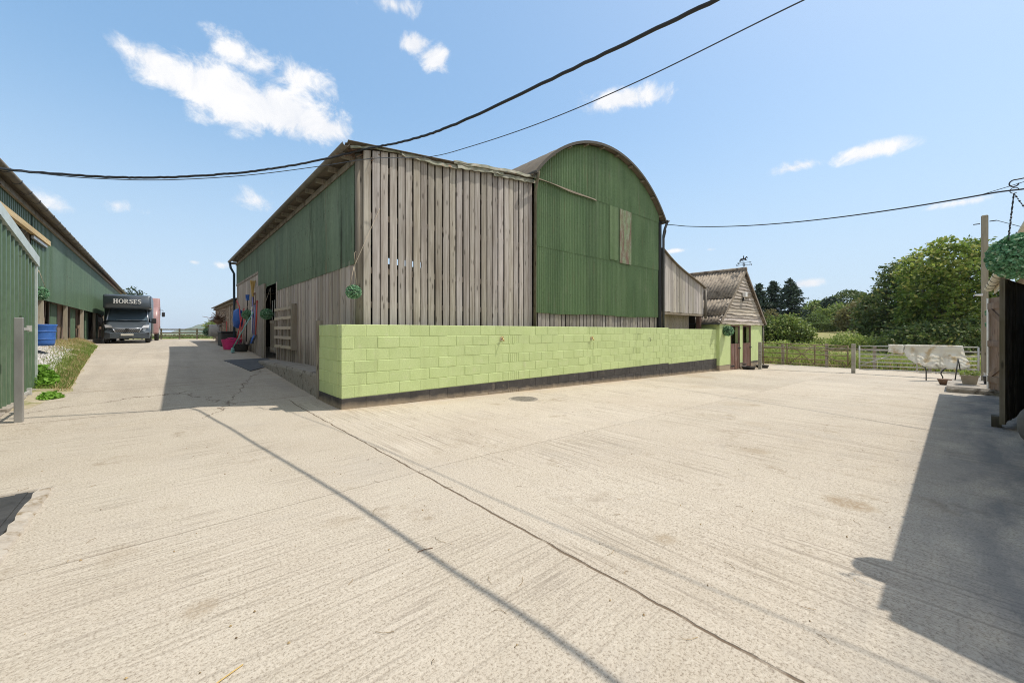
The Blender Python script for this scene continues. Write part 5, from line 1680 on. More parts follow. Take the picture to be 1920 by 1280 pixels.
# dark door leaf standing ajar
def leaf(p, q, z0, z1, mat, frame, label=None, braces=True, seed=1, side=1):
    a, b = Vector((p[0], p[1], 0)), Vector((q[0], q[1], 0))
    al = (b - a).normalized(); n = Vector((-al.y, al.x, 0)) * side
    L_ = (b - a).length
    d = boards(MB(), a, al, n, L_, z0, z1, .15, .003, .03, seed, .001, .5, 0).build('door_leaf', mat, rb)
    if label: d['label'] = label
    mb = MB()
    up = Vector((0, 0, 1))
    f = n * .045
    if braces:
        for z in (z0 + .28, (z0 + z1) / 2, z1 - .22):
            mb.bar(a + f + up * z, b + f + up * z, .03, .16)
        mb.bar(a + al * .06 + f + up * (z0 + .36), b - al * .06 + f + up * ((z0 + z1) / 2 - .10), .028, .13)
        mb.bar(a + al * .06 + f + up * (z1 - .30), b - al * .06 + f + up * ((z0 + z1) / 2 + .10), .028, .13)
        mb.build('brace', mat, d)
    mb = MB()
    mb.bar(a - al * .03 + n * .02 + up * z0, a - al * .03 + n * .02 + up * z1, .06, .09, (al.x, al.y, 0))
    mb.build('leaf_edge', frame, d)
    return d
d = leaf((10.5, -.50), (13.4, -1.02), -.12, 2.30, 'door_dark', 'olive_frame', 'dark door leaf standing ajar', False, 3)
a = Vector((10.5, -.50, 0)); al = Vector((2.9, -.52, 0)).normalized(); n_ = Vector((-al.y, al.x, 0))
MB().bar(a + n_ * .036 + Vector((0, 0, 1.03)), a + al * 2.9 + n_ * .036 + Vector((0, 0, 1.03)), .012, .025).build('bolt_bar', 'gate_steel', d)
MB().box(10.6, -.47, -.25, 10.8, -.36, -.02).build('door_stop', 'door_dark', d)
leaf((17.0, -.56), (15.3, -1.06), -.16, 2.32, 'door_brown', 'white_pl', 'weathered brown plank door with diagonal braces', True, 4, -1)
# low step, planter and pots
stp = thing('door_step', 'rough low concrete step by the end of the right building', 'step', (18, -.4, -.4))
mb = MB(); rnd = random.Random(2)
rows = []
for i in range(15):
    v = .26 - i * .12
    jj = rnd.uniform(-.03, .03)
    rows.append([(17.35 + jj - .12 * (i / 14), v, -.6), (17.35 + jj - .12 * (i / 14), v, -.27 + rnd.uniform(-.02, .02)), (17.42 - .12 * (i / 14), v, -.20), (19.6, v, -.215), (19.6, v, -.8)])
mb.grid(rows); mb.add(rows[0], [(0, 1, 2, 3, 4)]); mb.add(rows[-1], [(4, 3, 2, 1, 0)])
mb.build('slab', 'old_concrete', stp)
def planter(c, w, d_, h, mat, label, seed, nleaf=220, lm='leaf_light', cat='planter', lh=.14):
    t = thing('planter', label, cat, c, None)
    mb = MB()
    x, y, z = c
    k = .74
    mb.hexa([(x - d_ * k, y - w * k, z), (x + d_ * k, y - w * k, z), (x + d_ * k, y + w * k, z), (x - d_ * k, y + w * k, z)], [(x - d_, y - w, z + h), (x + d_, y - w, z + h), (x + d_, y + w, z + h), (x - d_, y + w, z + h)])
    mb.box(x - d_ - .012, y - w - .012, z + h - .03, x + d_ + .012, y + w + .012, z + h + .005)
    mb.build('trough', mat, t)
    r = random.Random(seed)
    mb = MB()
    leaf_quads(mb, [Vector((x + r.uniform(-d_, d_) * 1.1, y + r.uniform(-w, w) * 1.1, z + h + r.random() * lh)) for _ in range(nleaf)], .02, .045, r, .6)
    mb.build('plants', lm, t)
    return t
planter((18.6, -.20, -.205), .19, .15, .27, 'stone_pot', 'stone coloured square planter of low green plants on the step', 5)
pot = thing('flower_pot', 'small brown bowl standing on the ground left of the planter', 'pot', (20.4, .35, gz(20.4, .35)))
MB().lathe((20.4, .35, gz(20.4, .35)), [(.11, 0), (.17, .16), (.18, .2), (.15, .2), (.01, .17)], 16).build('bowl', 'brown', pot, True)
pot = thing('flower_pot', 'black pot with white rim at the foot of the pole', 'pot', (19.1, -.62, -.21))
MB().lathe((19.1, -.62, -.21), [(.12, 0), (.15, .2), (.16, .24), (.13, .24), (.01, .2)], 16).build('bowl', 'black', pot, True)
mb = MB(); r = random.Random(3)
leaf_quads(mb, [Vector((19.1 + r.gauss(0, .07), -.62 + r.gauss(0, .07), .04 + r.random() * .08)) for _ in range(60)], .02, .04, r)
mb.build('white_flowers', 'white_pl', pot)

# pole with brackets
pl = thing('timber_pole', 'tall square timber pole at the hinge end of the silver gate', 'pole', (24.5, -.62, -.55))
PX, PY = 24.55, -.66
mb = MB(); mb.bbox(PX - .095, PY - .095, -.8, PX + .095, PY + .095, 6.02, .03)
mb.build('shaft', 'gate_pole', pl)
mb = MB(); mb.tube([(PX - .05, PY + .12, 5.70), (PX - .05, PY + .30, 5.70)], .02, 6); mb.tube([(PX - .05, PY - .12, 5.75), (PX - .05, PY - .3, 5.75)], .02, 6)
mb.build('insulator_pin', 'iron', pl)
mb = MB(); mb.tube([(PX - .11, PY + .05, 2.85), (PX - .12, PY + .26, 2.86)], [.05, .03], 8)
mb.build('white_spike', 'white_pl', pl, True)
mb = MB().tube([(PX - .05, PY - .3, 5.75), (PX - 3, PY - 1.2, 4.6), (PX - 6.9, PY - 2.3, 3.75)], .012, 5)
mb.build('stay_wire', 'thin_wire', pl)
for z, l in ((1.98, 'upper'), (1.62, 'lower')):
    c = Vector((19.2, -.72, z))
    t = thing('topiary_ball', 'small dark green ball, %s of two by the pole and brown door' % l, 'topiary ball', tuple(c), 'green hanging topiary balls')
    mb = MB(); r = random.Random(int(z * 100)); pts = []
    for i in range(500):
        d_ = Vector((r.gauss(0, 1), r.gauss(0, 1), r.gauss(0, 1))).normalized()
        pts.append(c + Vector((d_.x, d_.y, d_.z * .85)) * .2 * r.uniform(.8, 1.02))
    leaf_quads(mb, pts, .022, .034, r, 0, .8)
    mb.build('foliage', 'leaf_ball', t)

# ------------------------------------------------------------------ gates
def gate(name, label, a, b, z0a, z0b, h, bars, mat, rad_, braces, uprights, cat='gate'):
    A, B = Vector((a[0], a[1], 0)), Vector((b[0], b[1], 0))
    g = thing(name, label, cat, (a[0], a[1], z0a))
    up = Vector((0, 0, 1))
    P = lambda t, z: A + (B - A) * t + up * (z0a + (z0b - z0a) * t + z)
    for z in bars:
        MB().tube([P(0, z), P(1, z)], rad_, 6).build('bar', mat, g, True)
    for t in uprights:
        MB().tube([P(t, 0), P(t, h)], rad_ * 1.15, 6).build('upright', mat, g, True)
    mb = MB()
    for (t0, q0, t1, q1) in braces:
        mb.tube([P(t0, q0), P(t1, q1)], rad_ * .9, 6)
    mb.build('brace', mat, g, True)
    return g, P
gp0 = (22.78, 6.72); gp1 = (24.12, 3.36)
d_ = Vector((gp1[0] - gp0[0], gp1[1] - gp0[1])).normalized()
gate('field_gate', 'brown rusted field gate beside the stable', (gp0[0] + d_.x * .12, gp0[1] + d_.y * .12), (gp1[0] - d_.x * .12, gp1[1] - d_.y * .12), -.13, -.22, .94, (0, .23, .47, .70, .94), 'gate_rust', .024,
     [(.33, .94, .63, .0), (.63, .94, .33, .0), (.72, .5, .99, 0), (.99, .94, .7, .6)], (0, .30, .63, 1))
gq0 = (24.16, 3.20); gq1 = (24.48, -.50)
g2, GP = gate('silver_gate', 'grey galvanised field gate hung on the tall timber pole', (gq0[0] + .01, gq0[1] - .13), gq1, -.33, -.29, 1.06, (0, .16, .33, .50, .68, .87, 1.06), 'gate_steel', .026,
     [(0, .16, .26, .6), (.26, .6, .4, 1.0), (.42, 1.06, .72, .16), (.97, .1, .74, .7)], (0, .52, .72, 1))
for (x, y), z1, l in ((gp0, .86, 'short timber gate post beside the stable corner'), ((gq0[0] - .02, gq0[1] + .08), .82, 'short timber gate post between the two field gates')):
    o = MB().bbox(x - .07, y - .07, -.9, x + .07, y + .07, z1, .012).build('gate_post', 'gate_wood')
    tag(o, l, 'gate post', 'timber gate posts')
# tarpaulin over the silver gate
mb = MB()
rows = []
rnd = random.Random(6)
NU = 26
def gpt(v): 
    t = (gq0[1] - v) / (gq0[1] - gq1[1])
    return gq0[0] + (gq1[0] - gq0[0]) * t
prof = [(.05, -.20), (.036, -.02), (0, .035), (-.036, .0), (-.05, -.15), (-.06, -.32), (-.065, -.5), (-.075, -.66), (-.08, -.80), (-.09, -.90)]
for i in range(NU + 1):
    t = i / NU
    v = 1.60 - 1.68 * t
    cut = interp(t, [0, .08, .22, .5, .9, 1], [.50, .72, .90, 1.0, 1.04, .92])
    row = []
    for dx, dz in prof:
        z = .79 + (dz if dz > -.05 else dz * cut)
        k = max(0, -dz)
        row.append((gpt(v) + dx + (.06 * math.sin(t * 19 + dz * 4) + .035 * math.sin(t * 41 - dz * 3)) * k, v - .22 * k * (1 if t > .8 else 0) * (t - .8) * 5 + .05 * math.sin(dz * 9 + t * 5) * k, z + .02 * math.sin(t * 13) * k))
    rows.append(row)
mb.grid(rows)
tp = thing('tarpaulin', 'cream tarpaulin draped over the right half of the silver gate', 'tarpaulin', (gpt(.8), .8, .75))
mb.build('sheet', 'tarp', tp, True, .006)
mb = MB(); rows = []
for i in range(9):
    t = i / 8
    v = 2.10 - .48 * t
    rows.append([(gpt(v) + dx, v + .03 * math.sin(dz * 20), .79 + (dz if dz > -.05 else dz * (.33 + .12 * t))) for dx, dz in prof])
mb.grid(rows)
mb.build('folded_corner', 'tarp', tp, True, .006)
for k, (u, v, l) in enumerate(((22.2, .86, 'black bent iron prop standing upright before the tarpaulin'), (22.5, .46, 'black curled iron prop nearer the right end of the tarpaulin'))):
    z = gz(u, v)
    if k == 0: pts = [(u, v, z), (u, v, z + .35), (u, v + .02, z + .48), (u, v + .10, z + .56)]
    else: pts = [(u, v + .08, z), (u, v - .02, z + .02), (u, v - .03, z + .15), (u, v + .02, z + .28), (u, v - .02, z + .4), (u, v - .12, z + .50)]
    o = MB().tube(pts, .020, 7).build('iron_prop', 'black', None, True)
    tag(o, l, 'prop')
o = MB().tube([(23.6, .12, gz(23.6, 0)), (23.8, .04, gz(23.6, 0) + .85), (23.9, -.06, gz(23.6, 0))], .02, 6).build('iron_stand', 'black', None, True)
tag(o, 'thin black iron stand leaning at the right of the tarpaulin', 'stand')
# post and rail behind the gates
fb = thing('rail_fence', 'old brown post and rail fence behind the two field gates', 'fence', (27.5, 3, -.6))
for v in (9.2, 7.0, 4.9, 2.9, .9, -1.2):
    MB().box(28.0, v, -.8, 28.12, v + .13, .62 + random.uniform(-.05, .1)).build('post', 'post_wood', fb)
for z in (.42,): MB().box(27.95, -2, z, 27.99, 10, z + .07).build('rail', 'post_wood', fb)

# ------------------------------------------------------------------ trees and shrubs
def spot(px, d):
    """ground place seen in the direction px at depth d metres ahead of the photographer"""
    r = (px - 960) / 743 * d
    return CY * r + SY * d, -SY * r + CY * d

def crown(lobes, nclump, per, cr, lmin, lmax, seed, inner=.55, flat=.8):
    rnd = random.Random(seed)
    mb = MB()
    wts = [l[3] * l[4] + l[4] * l[5] + l[3] * l[5] for l in lobes]
    for _ in range(nclump):
        l = rnd.choices(lobes, wts)[0]
        d = Vector((rnd.gauss(0, 1), rnd.gauss(0, 1), rnd.gauss(0, 1))).normalized()
        k = rnd.uniform(inner, 1.0) ** .6 * (1 + .16 * rnd.random() ** 4)
        c = Vector((l[0] + d.x * l[3] * k, l[1] + d.y * l[4] * k, l[2] + d.z * l[5] * k))
        q = cr * rnd.uniform(.6, 1.3)
        pts = [c + Vector((rnd.gauss(0, q), rnd.gauss(0, q), rnd.gauss(0, q * .6))) for _ in range(per)]
        leaf_quads(mb, pts, lmin, lmax, rnd, flat)
    return mb

def limbs(h, r0, lobes, seed):
    rnd = random.Random(seed)
    mb = MB()
    mb.tube([(0, 0, -.4), (.05, .02, h * .3), (-.04, .05, h * .55), (.03, 0, h * .8)], [r0, r0 * .8, r0 * .6, r0 * .3], 8)
    for l in lobes:
        for _ in range(3):
            e = Vector((l[0] + rnd.uniform(-.5, .5) * l[3], l[1] + rnd.uniform(-.5, .5) * l[4], l[2] + rnd.uniform(-.2, .5) * l[5]))
            s_ = Vector((0, 0, h * rnd.uniform(.25, .55)))
            m_ = (s_ + e) / 2 + Vector((0, 0, -.1 * h * rnd.random()))
            mb.tube([s_, m_, e], [r0 * .4, r0 * .25, r0 * .08], 6)
    return mb

def tree(name, label, cat, px, d, lobes, n, per, cr, lmin, lmax, mat, seed, group=None, trunk=True, z=None, r0=.16, inner=.55, flat=.8):
    u, v = spot(px, d)
    if z is None: z = land(u, v)
    t = thing(name, label, cat, (u, v, z), group, local=True)
    t.rotation_euler[2] = -math.atan2(CY * (px - 960) / 743 * d + SY * d - 0, 1) * 0
    crown(lobes, n, per, cr, lmin, lmax, seed, inner, flat).build('crown', mat, t)
    if trunk:
        limbs(max(l[2] for l in lobes), r0, lobes, seed).build('trunk', 'bark', t, True)
    return t
G1 = 'trees and shrubs beyond the gates'
# big sycamore behind the pole, in three storeys of lobes
tree('sycamore_tree', 'big sunlit sycamore with yellow green leaves beside the timber pole', 'tree', 1772, 31,
     [(0, 0, 6.0, 2.8, 2.8, 3.0), (1.2, -1.0, 7.2, 2.0, 2.0, 2.0), (-1.0, .8, 4.6, 1.8, 1.8, 2.2), (2.4, -2.2, 5.6, 2.5, 2.5, 3.0), (.6, -.4, 3.0, 3.2, 3.2, 2.4), (-.6, .7, 2.4, 1.7, 1.7, 1.9)], 1250, 12, .22, .10, .20, 'leaf_syc', 101, G1, True, -.6, .25, .7)
tree('dark_tree', 'dark shaded tree standing left of the big sycamore', 'tree', 1702, 36,
     [(0, 0, 4.8, 2.3, 2.3, 2.7), (.3, .2, 6.8, 1.7, 1.7, 1.5), (-1.6, 1.6, 3.4, 1.9, 1.9, 2.3), (.9, -1.0, 3.0, 2.2, 2.2, 2.4), (-2.0, 2.2, 1.9, 1.4, 1.4, 1.5)], 1150, 11, .28, .11, .21, 'leaf_dark', 102, G1, True, -.4, .22)
tree('dark_shrub', 'dark shrub mass at the foot of the sycamore behind the silver gate', 'shrub', 1745, 29,
     [(0, 0, 1.2, 2.0, 2.0, 1.5), (-1.2, 1.2, 1.1, 1.6, 1.6, 1.2), (1.6, -1.8, 1.3, 2.0, 2.0, 1.5)], 600, 10, .24, .09, .16, 'leaf_dark', 103, G1, False, -.6)
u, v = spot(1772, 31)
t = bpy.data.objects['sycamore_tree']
crown([(-1.1, 1.0, 6.3, 1.8, 1.8, 1.9), (.3, .2, 7.6, 1.7, 1.7, 1.5), (-1.4, 1.2, 3.6, 1.0, 1.0, 1.2)], 160, 14, .22, .10, .19, 131, .8, 1.0).build('sunlit_crown', 'leaf_yellow', t)  # yellower leaves on the upper lobes paint in the sunlit side
def conifer(px, d, h, w, label, seed):
    u, v = spot(px, d)
    z = land(u, v)
    t = thing('conifer', label, 'conifer', (u, v, z), G1, local=True)
    rnd = random.Random(seed)
    mb = MB()
    for i in range(210):
        f = rnd.random() ** .95
        zz = h * (.12 + .88 * f)
        ln = w * (1 - f) ** .62 * rnd.uniform(.5, 1.15) + .15
        a = rnd.uniform(0, 6.283)
        dirn = Vector((math.cos(a), math.sin(a), rnd.uniform(.0, .35)))
        m = int(8 + ln * 12)
        pts = []
        for k in range(m):
            s_ = (k + .5) / m
            pts.append(Vector((0, 0, zz)) + dirn * ln * s_ + Vector((rnd.gauss(0, .12), rnd.gauss(0, .12), -ln * .22 * s_ * s_ + rnd.gauss(0, .08))))
        leaf_quads(mb, pts, .16, .30, rnd, .5, .5)
    mb.build('crown', 'leaf_con', t)
    MB().tube([(0, 0, -.3), (0, 0, h * .5), (.03, 0, h * .97)], [.22, .13, .03], 7).build('trunk', 'bark', t, True)
conifer(1482, 70, 8.9, 3.3, 'tallest dark conifer at the right of the conifer row', 201)
conifer(1450, 74, 8.9, 3.0, 'dark narrow conifer in the middle of the conifer row', 202)
conifer(1424, 72, 8.3, 3.2, 'dark conifer close beside the stable roof', 203)
conifer(1404, 76, 8.2, 2.4, 'conifer mostly hidden behind the stable gable', 204)
tree('bare_shrub', 'brownish thin shrub under the conifers', 'shrub', 1445, 60, [(0, 0, 1.9, 1.1, 1.1, 1.7)], 150, 9, .2, .08, .14, 'leaf_brown', 104, G1, True, None, .05)
tree('broad_shrub', 'broad dark green shrub right of the stable', 'shrub', 1480, 37,
     [(0, 0, 1.6, 1.5, 1.5, 1.4), (-1.0, 1.0, 1.2, 1.2, 1.2, 1.1), (.8, -.8, 1.1, 1.0, 1.0, 1.0), (.1, .1, 2.3, .9, .9, .8)], 620, 11, .22, .09, .17, 'leaf_mid', 105, G1, False, -.2)
tree('dark_shrub', 'dark shrub close behind the right corner of the stable', 'shrub', 1438, 38, [(0, 0, 1.5, 1.5, 1.5, 1.5), (-1, .9, 1.7, 1.3, 1.3, 1.4)], 380, 11, .22, .09, .17, 'leaf_dark', 106, G1, False, -.2)
tree('round_tree', 'rounded dark green tree on the skyline behind the hedge', 'tree', 1592, 92, [(0, 0, 4.6, 3.4, 3.4, 3.0), (-2.4, 2.6, 3.6, 2.3, 2.3, 2.4), (2.6, -2.4, 3.8, 2.5, 2.5, 2.3)], 620, 10, .4, .20, .36, 'leaf_dark', 107, G1, True, None, .3)
tree('spiky_tree', 'dark spiky tree left of the rounded skyline tree', 'tree', 1556, 80, [(0, 0, 3.0, 1.7, 1.7, 2.4), (.5, -.6, 4.2, .9, .9, 1.2)], 260, 10, .34, .2, .36, 'leaf_con', 108, G1, True, None, .2)
tree('small_tree', 'small green tree on the skyline right of the conifers', 'tree', 1533, 84, [(0, 0, 3.2, 2.0, 2.0, 2.0), (-1.4, 1.4, 2.2, 1.7, 1.7, 1.7)], 260, 10, .34, .18, .32, 'leaf_mid', 109, G1, True, None, .2)
tree('bronze_tree', 'bronze tinted bushy tree in the middle distance', 'tree', 1618, 54, [(0, 0, 2.5, 2.1, 2.1, 1.9), (-1.4, 1.3, 1.8, 1.4, 1.4, 1.5), (1.3, -1.3, 2.2, 1.5, 1.5, 1.6)], 560, 10, .28, .13, .24, 'leaf_brown', 110, G1, True, None, .18)
tree('pale_shrub', 'pale green shrub between the bronze tree and the dark tree', 'shrub', 1640, 42, [(0, 0, 1.2, 1.2, 1.2, 1.1), (.5, -.6, 1.8, .8, .8, .8)], 240, 10, .2, .09, .16, 'leaf_light', 111, G1, False, -.1)
tree('willow_shrub', 'light feathery shrub behind the middle gate post', 'shrub', 1590, 33, [(0, 0, .9, 1.2, 1.2, .95), (-.6, .5, .7, 1.0, 1.0, .75), (.9, -.8, .7, 1.1, 1.1, .8)], 460, 12, .17, .05, .11, 'leaf_light', 112, G1, False, -.55)
tree('light_shrub', 'light green scrub just behind the brown gate', 'shrub', 1470, 32, [(0, 0, .5, 1.3, 1.3, .65), (1.2, -1.3, .45, 1.2, 1.2, .55), (-1.2, 1.2, .5, 1.2, 1.2, .6)], 380, 12, .16, .05, .11, 'leaf_light', 113, G1, False, -.55)
tree('light_shrub', 'light green scrub in the gap between broad shrub and feathery shrub', 'shrub', 1545, 35, [(0, 0, .5, 1.2, 1.2, .7), (.9, -.9, .5, 1.0, 1.0, .6)], 260, 12, .16, .05, .11, 'leaf_mid', 116, G1, False, -.5)
tree('willow_shrub', 'light feathery shrub farther right, before the dark tree', 'shrub', 1655, 31, [(0, 0, .6, 1.2, 1.2, .8), (.9, -.9, .5, 1.0, 1.0, .7)], 300, 12, .16, .05, .11, 'leaf_light', 117, G1, False, -.6)
tree('dark_shrub', 'dark shrub at the foot of the dark tree', 'shrub', 1688, 33, [(0, 0, 1.1, 1.6, 1.6, 1.5), (1.0, -1.0, 1.2, 1.4, 1.4, 1.4)], 420, 11, .24, .09, .17, 'leaf_dark', 118, G1, False, -.6)
tree('broad_tree', 'broad green tree filling the view behind the clipped hedge', 'tree', 1575, 72, [(0, 0, 2.2, 2.4, 2.4, 2.0), (-2.2, 2.0, 1.8, 1.9, 1.9, 1.7), (2.2, -2.0, 1.8, 1.9, 1.9, 1.7)], 420, 11, .32, .15, .28, 'leaf_mid', 119, G1, True, None, .2)
tree('field_bush', 'rounded bush at the near end of the clipped hedge', 'shrub', 1560, 62, [(0, 0, 1.0, 1.0, 1.0, 1.1)], 140, 10, .22, .12, .2, 'leaf_mid', 114, G1, False)
tree('field_bush', 'rounded bush in front of the conifers behind the hedge', 'shrub', 1530, 66, [(0, 0, 1.4, 1.6, 1.6, 1.3)], 200, 10, .22, .12, .2, 'leaf_hedge', 115, G1, False)
# clipped hedge in the field
hd_ = thing('clipped_hedge', 'straight clipped hedge across the far field', 'hedge', spot(1550, 60) + (land(*spot(1550, 60)),), None)
mb = MB(); rnd = random.Random(33)
A = Vector(spot(1505, 58) + (0,)); B = Vector(spot(1605, 58) + (0,))
nr = Vector((SY, CY, 0))
pts = []
for i in range(5200):
    t = rnd.random(); face = rnd.random()
    p = A + (B - A) * t + nr * (rnd.uniform(0, 1.2) if face < .4 else rnd.gauss(0, .06))
    z0 = land(p.x, p.y)
    p.z = z0 + (1.30 + rnd.gauss(0, .06) if face < .4 else rnd.uniform(0, 1.3))
    pts.append(p)
leaf_quads(mb, pts, .08, .15, rnd, .2)
mb.build('foliage', 'leaf_hedge', hd_)
# undergrowth on the bank behind the gates, too many plants to count
def ug(r):
    v = r.uniform(-6, 13)
    u = 28.3 + abs(r.gauss(0, 1)) * 2.2
    return u, v, land(u, v) + .03
kind(blades(9000, ug, .3, .9, .016, 64, .7).build('hay_grass', 'grass_dry'), 'stuff', 'tall straw coloured grass behind the gates')
o = blades(12000, ug, .35, 1.1, .022, 61, .9).build('undergrowth', 'leaf_light'); kind(o, 'stuff', 'rank grass and weeds behind the gates')
mb = MB(); rnd = random.Random(62); pts = []
for i in range(9000):
    v = rnd.uniform(-6, 13); u = 28.6 + abs(rnd.gauss(0, 1)) * 2.0
    hgt = .45 + .75 * (.5 + .5 * math.sin(v * 1.9) * math.cos(v * .7 + u))
    pts.append(Vector((u, v, land(u, v) + rnd.random() * hgt)))
leaf_quads(mb, pts, .04, .09, rnd, .3)
kind(mb.build('weeds', 'leaf_light'), 'stuff', 'bright leafy weeds behind the gates')
# far woodland edge that closes the view
mb = MB(); rnd = random.Random(63); pts = []
for i in range(9000):
    px = rnd.uniform(1400, 2100); d = rnd.uniform(112, 128)
    u, v = spot(px, d)
    hh = 4.2 + 1.6 * math.sin(px * .021) + .9 * math.sin(px * .067)
    pts.append(Vector((u, v, land(u, v) + hh * rnd.random() ** .7)))
leaf_quads(mb, pts, .35, .65, rnd, .2)
kind(mb.build('far_woodland', 'leaf_dark'), 'stuff', 'far woodland edge behind the fields')
# left background
G2 = 'trees beyond the ramp'
tree('thin_tree', 'thin leafed tree showing over the lorry roof', 'tree', 250, 62, [(0, 0, 6.6, 1.0, 1.0, 1.3), (-.8, .2, 6.0, .8, .8, .8), (.7, 0, 5.9, .8, .8, .7), (.1, 0, 4.6, 1.1, 1.1, 1.0)], 150, 8, .26, .13, .24, 'leaf_con', 121, G2, True, .4, .1, .2)
tree('thin_tree', 'small tree just above the end of the long shed roof', 'tree', 222, 66, [(0, 0, 6.4, 1.0, 1.0, 1.2), (.6, 0, 5.6, .9, .9, .9)], 130, 8, .26, .13, .24, 'leaf_con', 122, G2, True, .4, .1, .3)
tree('field_tree', 'round green tree beyond the field fence beside the brick building', 'tree', 402, 84, [(0, 0, 1.8, 1.6, 1.6, 1.4), (1.1, .2, 2.1, 1.5, 1.5, 1.5)], 260, 9, .3, .16, .28, 'leaf_mid', 123, G2, True, .2, .15)
mb = MB(); rnd = random.Random(65); pts = []
for i in range(3000):
    px = rnd.uniform(255, 420); d = rnd.uniform(95, 118)
    u, v = spot(px, d)
    pts.append(Vector((u, v, land(u, v) + rnd.random() * 1.0)))
leaf_quads(mb, pts, .16, .3, rnd, .2)
kind(mb.build('field_hedgerow', 'leaf_hedge'), 'stuff', 'low far hedgerow beyond the field fence')
# weeds by the gable shed
def leafy(c, w, h, n, label, seed):
    rnd = random.Random(seed)
    t = thing('weed_clump', label, 'weed', c)
    mb = MB(); pts = []
    for _ in range(n):
        a = rnd.uniform(0, 6.283); q = rnd.random() ** .6
        pts.append(Vector((c[0] + math.cos(a) * w * q, c[1] + math.sin(a) * w * 1.5 * q, c[2] + h * rnd.random() * (1.15 - q * q * .8))))
    leaf_quads(mb, pts, .035, .085, rnd, 1.2, .7)
    mb.build('leaves', 'leaf_nettle', t)
    mb = MB()
    for _ in range(24):
        a = rnd.uniform(0, 6.283); q = rnd.random()
        p = Vector((c[0] + math.cos(a) * w * q, c[1] + math.sin(a) * w * q, c[2]))
        mb.tube([p + Vector((0, 0, -.03)), p + Vector((0, 0, h * .8))], .006, 4)
    mb.build('stems', 'leaf_nettle', t)
leafy((-1.93, 13.1, .20), .26, .46, 520, 'bright green nettle clump at the corner of the gable shed', 7)
leafy((-1.60, 11.6, .10), .16, .14, 240, 'low green weed patch at the edge of the ramp', 8)
# mat at the left edge with broken concrete lip
o = MB()
q = [(-.50, 5.55), (-.10, 5.3), (-.10, 3.0), (-1.6, 2.5), (-1.6, 5.2)]
q = [(-2.6, 5.39), (-.82, 5.37), (-.84, 2.6), (-2.6, 2.6)]
o.add([(u, v, .022) for u, v in q] + [(u, v, -.02) for u, v in q], [(3, 2, 1, 0)] + [(i, (i + 1) % 4, (i + 1) % 4 + 4, i + 4) for i in range(4)])
for i in range(9):
    t = i / 8
    a = Vector((-2.5 + 1.6 * t, 5.36, .026)); b = Vector((-2.5 + 1.6 * t, 2.65, .026))
    o.bar(a, b, .07, .012)
tag(o.build('stable_mat', 'black_rubber'), 'ribbed black rubber mat at the left edge of the yard', 'mat')

lip = MB(); rnd = random.Random(12)
rows = []
for i in range(40):
    v = 5.47 - i * .075
    j1, j2 = rnd.uniform(-.012, .010), rnd.uniform(-.012, .012)
    rows.append([(-.835 + j1, v, -.01), (-.82 + j1, v, .026), (-.745 + j2, v, .016), (-.73 + j2, v, -.01)])
lip.grid(rows)
lip.grid([[(-2.6, 5.40, -.01), (-2.6, 5.41, .026), (-2.6, 5.47, .018), (-2.6, 5.49, -.01)], [(-.74, 5.40, -.01), (-.74, 5.41, .026), (-.74, 5.47, .018), (-.74, 5.49, -.01)]])
tag(lip.build('concrete_lip', 'pale_lip'), 'crumbling concrete lip round the black mat', 'kerb')
# loose straw, crumbs and grit lying about, too many to count
rnd = random.Random(71)
mb = MB()
for i in range(420):
    d = rnd.uniform(1.2, 12) ** 1.0; px = rnd.uniform(-100, 1800)
    u, v = spot(px, d)
    if v > 7.2 or v < .3: continue
    z = gz(u, v) + .003; a = rnd.uniform(0, 6.283)
    if rnd.random() < .45:
        l = rnd.uniform(.02, .09)
        mb.tube([(u, v, z), (u + math.cos(a) * l * .5, v + math.sin(a) * l * .5, z + .003), (u + math.cos(a + .3) * l, v + math.sin(a + .3) * l, z)], .0013, 3)
    else:
        k = rnd.uniform(.003, .009)
        mb.add([(u - k, v, z), (u, v + k * .8, z), (u + k, v, z), (u, v - k * .7, z), (u, v, z + k)], [(0, 1, 4), (1, 2, 4), (2, 3, 4), (3, 0, 4)])
kind(mb.build('straw_litter', 'litter'), 'stuff', 'bits of straw and dry dung scattered over the concrete')

# ------------------------------------------------------------------ wires
def curve_pts(ctrl, n=16):
    P = [Vector(p) for p in ctrl]
    P = [P[0] * 2 - P[1]] + P + [P[-1] * 2 - P[-2]]
    out = []
    for i in range(1, len(P) - 2):
        for k in range(n):
            t = k / n
            a, b, c_, d = P[i - 1], P[i], P[i + 1], P[i + 2]
            out.append(.5 * ((2 * b) + (c_ - a) * t + (2 * a - 5 * b + 4 * c_ - d) * t * t + (3 * b - a - 3 * c_ + d) * t ** 3))
    out.append(P[-2])
    return out
def cable(name, label, ctrl, r, mat, wob=.0, seed=1):
    rnd = random.Random(seed)
    pts = curve_pts(ctrl)
    pts = [p + Vector((0, 0, rnd.uniform(-wob, wob))) for p in pts]
    o = MB().tube(pts, r, 7).build(name, mat, None, True)
    tag(o, label, 'cable', 'overhead cables')
main_l = [(3 - 6.2 * s_, 7.75 + 2.2 * s_, 5.0 - 3.1 * s_ + 2.07 * s_ * s_) for s_ in (0, .12, .25, .374, .5, .6, .775, 1.0, 1.15)]
main_r = [(4.22, -4.15, 4.42), (3.62, -1.6, 4.3), (3.53, -.05, 4.13), (3.44, .9, 4.12), (3.38, 2.39, 4.25), (3.17, 4.67, 4.38), (3.12, 6.2, 4.65)]
cable('thick_cable', 'thick black twisted cable crossing before the barn and over the ramp', main_r + main_l + [(-6.2, 11.1, 4.3)], .019, 'wire', .006, 2)
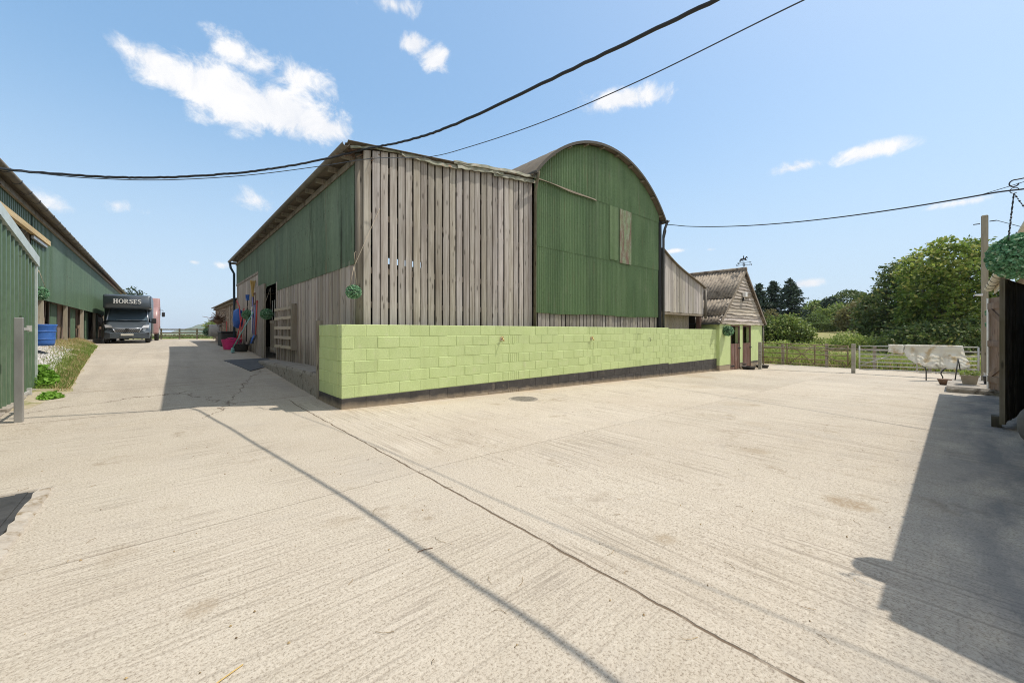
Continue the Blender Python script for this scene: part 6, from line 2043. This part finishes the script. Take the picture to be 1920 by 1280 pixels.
thin = [(5.0, -2, 4.6), (4.5, .96, 4.52), (4.34, 4.2, 4.60), (4.17, 7.4, 5.06), (2.24, 8.0, 4.53), (.19, 8.7, 3.98), (-1.2, 9.1, 3.84), (-3.2, 9.9, 4.05)]
cable('thin_wire', 'thin dark wire running beside the thick cable', [(4.5, -4.15, 4.42), (4.72, -2, 4.47), (4.62, -.2, 4.52), thin[1], (4.40, 2.6, 4.50), thin[2], (4.25, 5.9, 4.80), (4.17, 7.3, 5.04), (3.1, 7.55, 4.78), (2.24, 8.0, 4.53), (1.2, 8.35, 4.20), (.19, 8.7, 3.96), (-.6, 8.95, 3.84), (-1.4, 9.2, 3.80), (-3.2, 9.9, 3.9)], .007, 'thin_wire', 0, 3)
def par(a, b, sag, n=9):
    A, B = Vector(a), Vector(b)
    return [A + (B - A) * (i / n) - Vector((0, 0, sag * 4 * (i / n) * (1 - i / n))) for i in range(n + 1)]
cable('yard_wire', 'black wire from the arched barn across to the right building', [(14.92, 7.8, 4.9), (14.98, 7.72, 5.35)] + par((15.05, 7.7, 5.62), (11.2, -1.4, 3.95), .34) + [(10.0, -4.2, 4.40)], .014, 'wire', .0, 4)
cable('spur_wire', 'very thin wire above the yard wire at the right edge', par((11.68, -.26, 4.012), (11.2, -1.6, 4.22), .01, 4) + [(10.1, -4.1, 4.45)], .006, 'thin_wire', 0, 5)
# straw and bits on the concrete
for (x, y, a, l, lab) in ((-.02, 1.92, .35, .30, 'long pale straw stalk on the near concrete'), (1.24, 2.32, -.2, .10, 'short dark twig on the near concrete')):
    z = gz(x, y) + .004
    o = MB().tube([(x, y, z), (x + math.cos(a) * l * .5, y + math.sin(a) * l * .5, z + .004), (x + math.cos(a) * l, y + math.sin(a) * l * 1.1, z)], .0028, 5)
    o = o.build('straw_stalk' if l > .2 else 'twig', 'straw' if l > .2 else 'brown')
    tag(o, lab, 'straw' if l > .2 else 'twig')

# ------------------------------------------------------------------ air that pales the far hills
mh, gh = new_mat('haze_air')
pv = gh.n('ShaderNodeVolumePrincipled', None, Color=(.80, .90, 1.0), Density=HAZE)
oh = gh.n('ShaderNodeOutputMaterial')
mh.node_tree.links.new(pv.outputs[0], oh.inputs['Volume'])
MT['haze_air'] = mh
kind(MB().box(-5200, -5200, -40, 5200, 5200, 75).build('haze', 'haze_air'), 'stuff', 'thin summer haze over the far country')
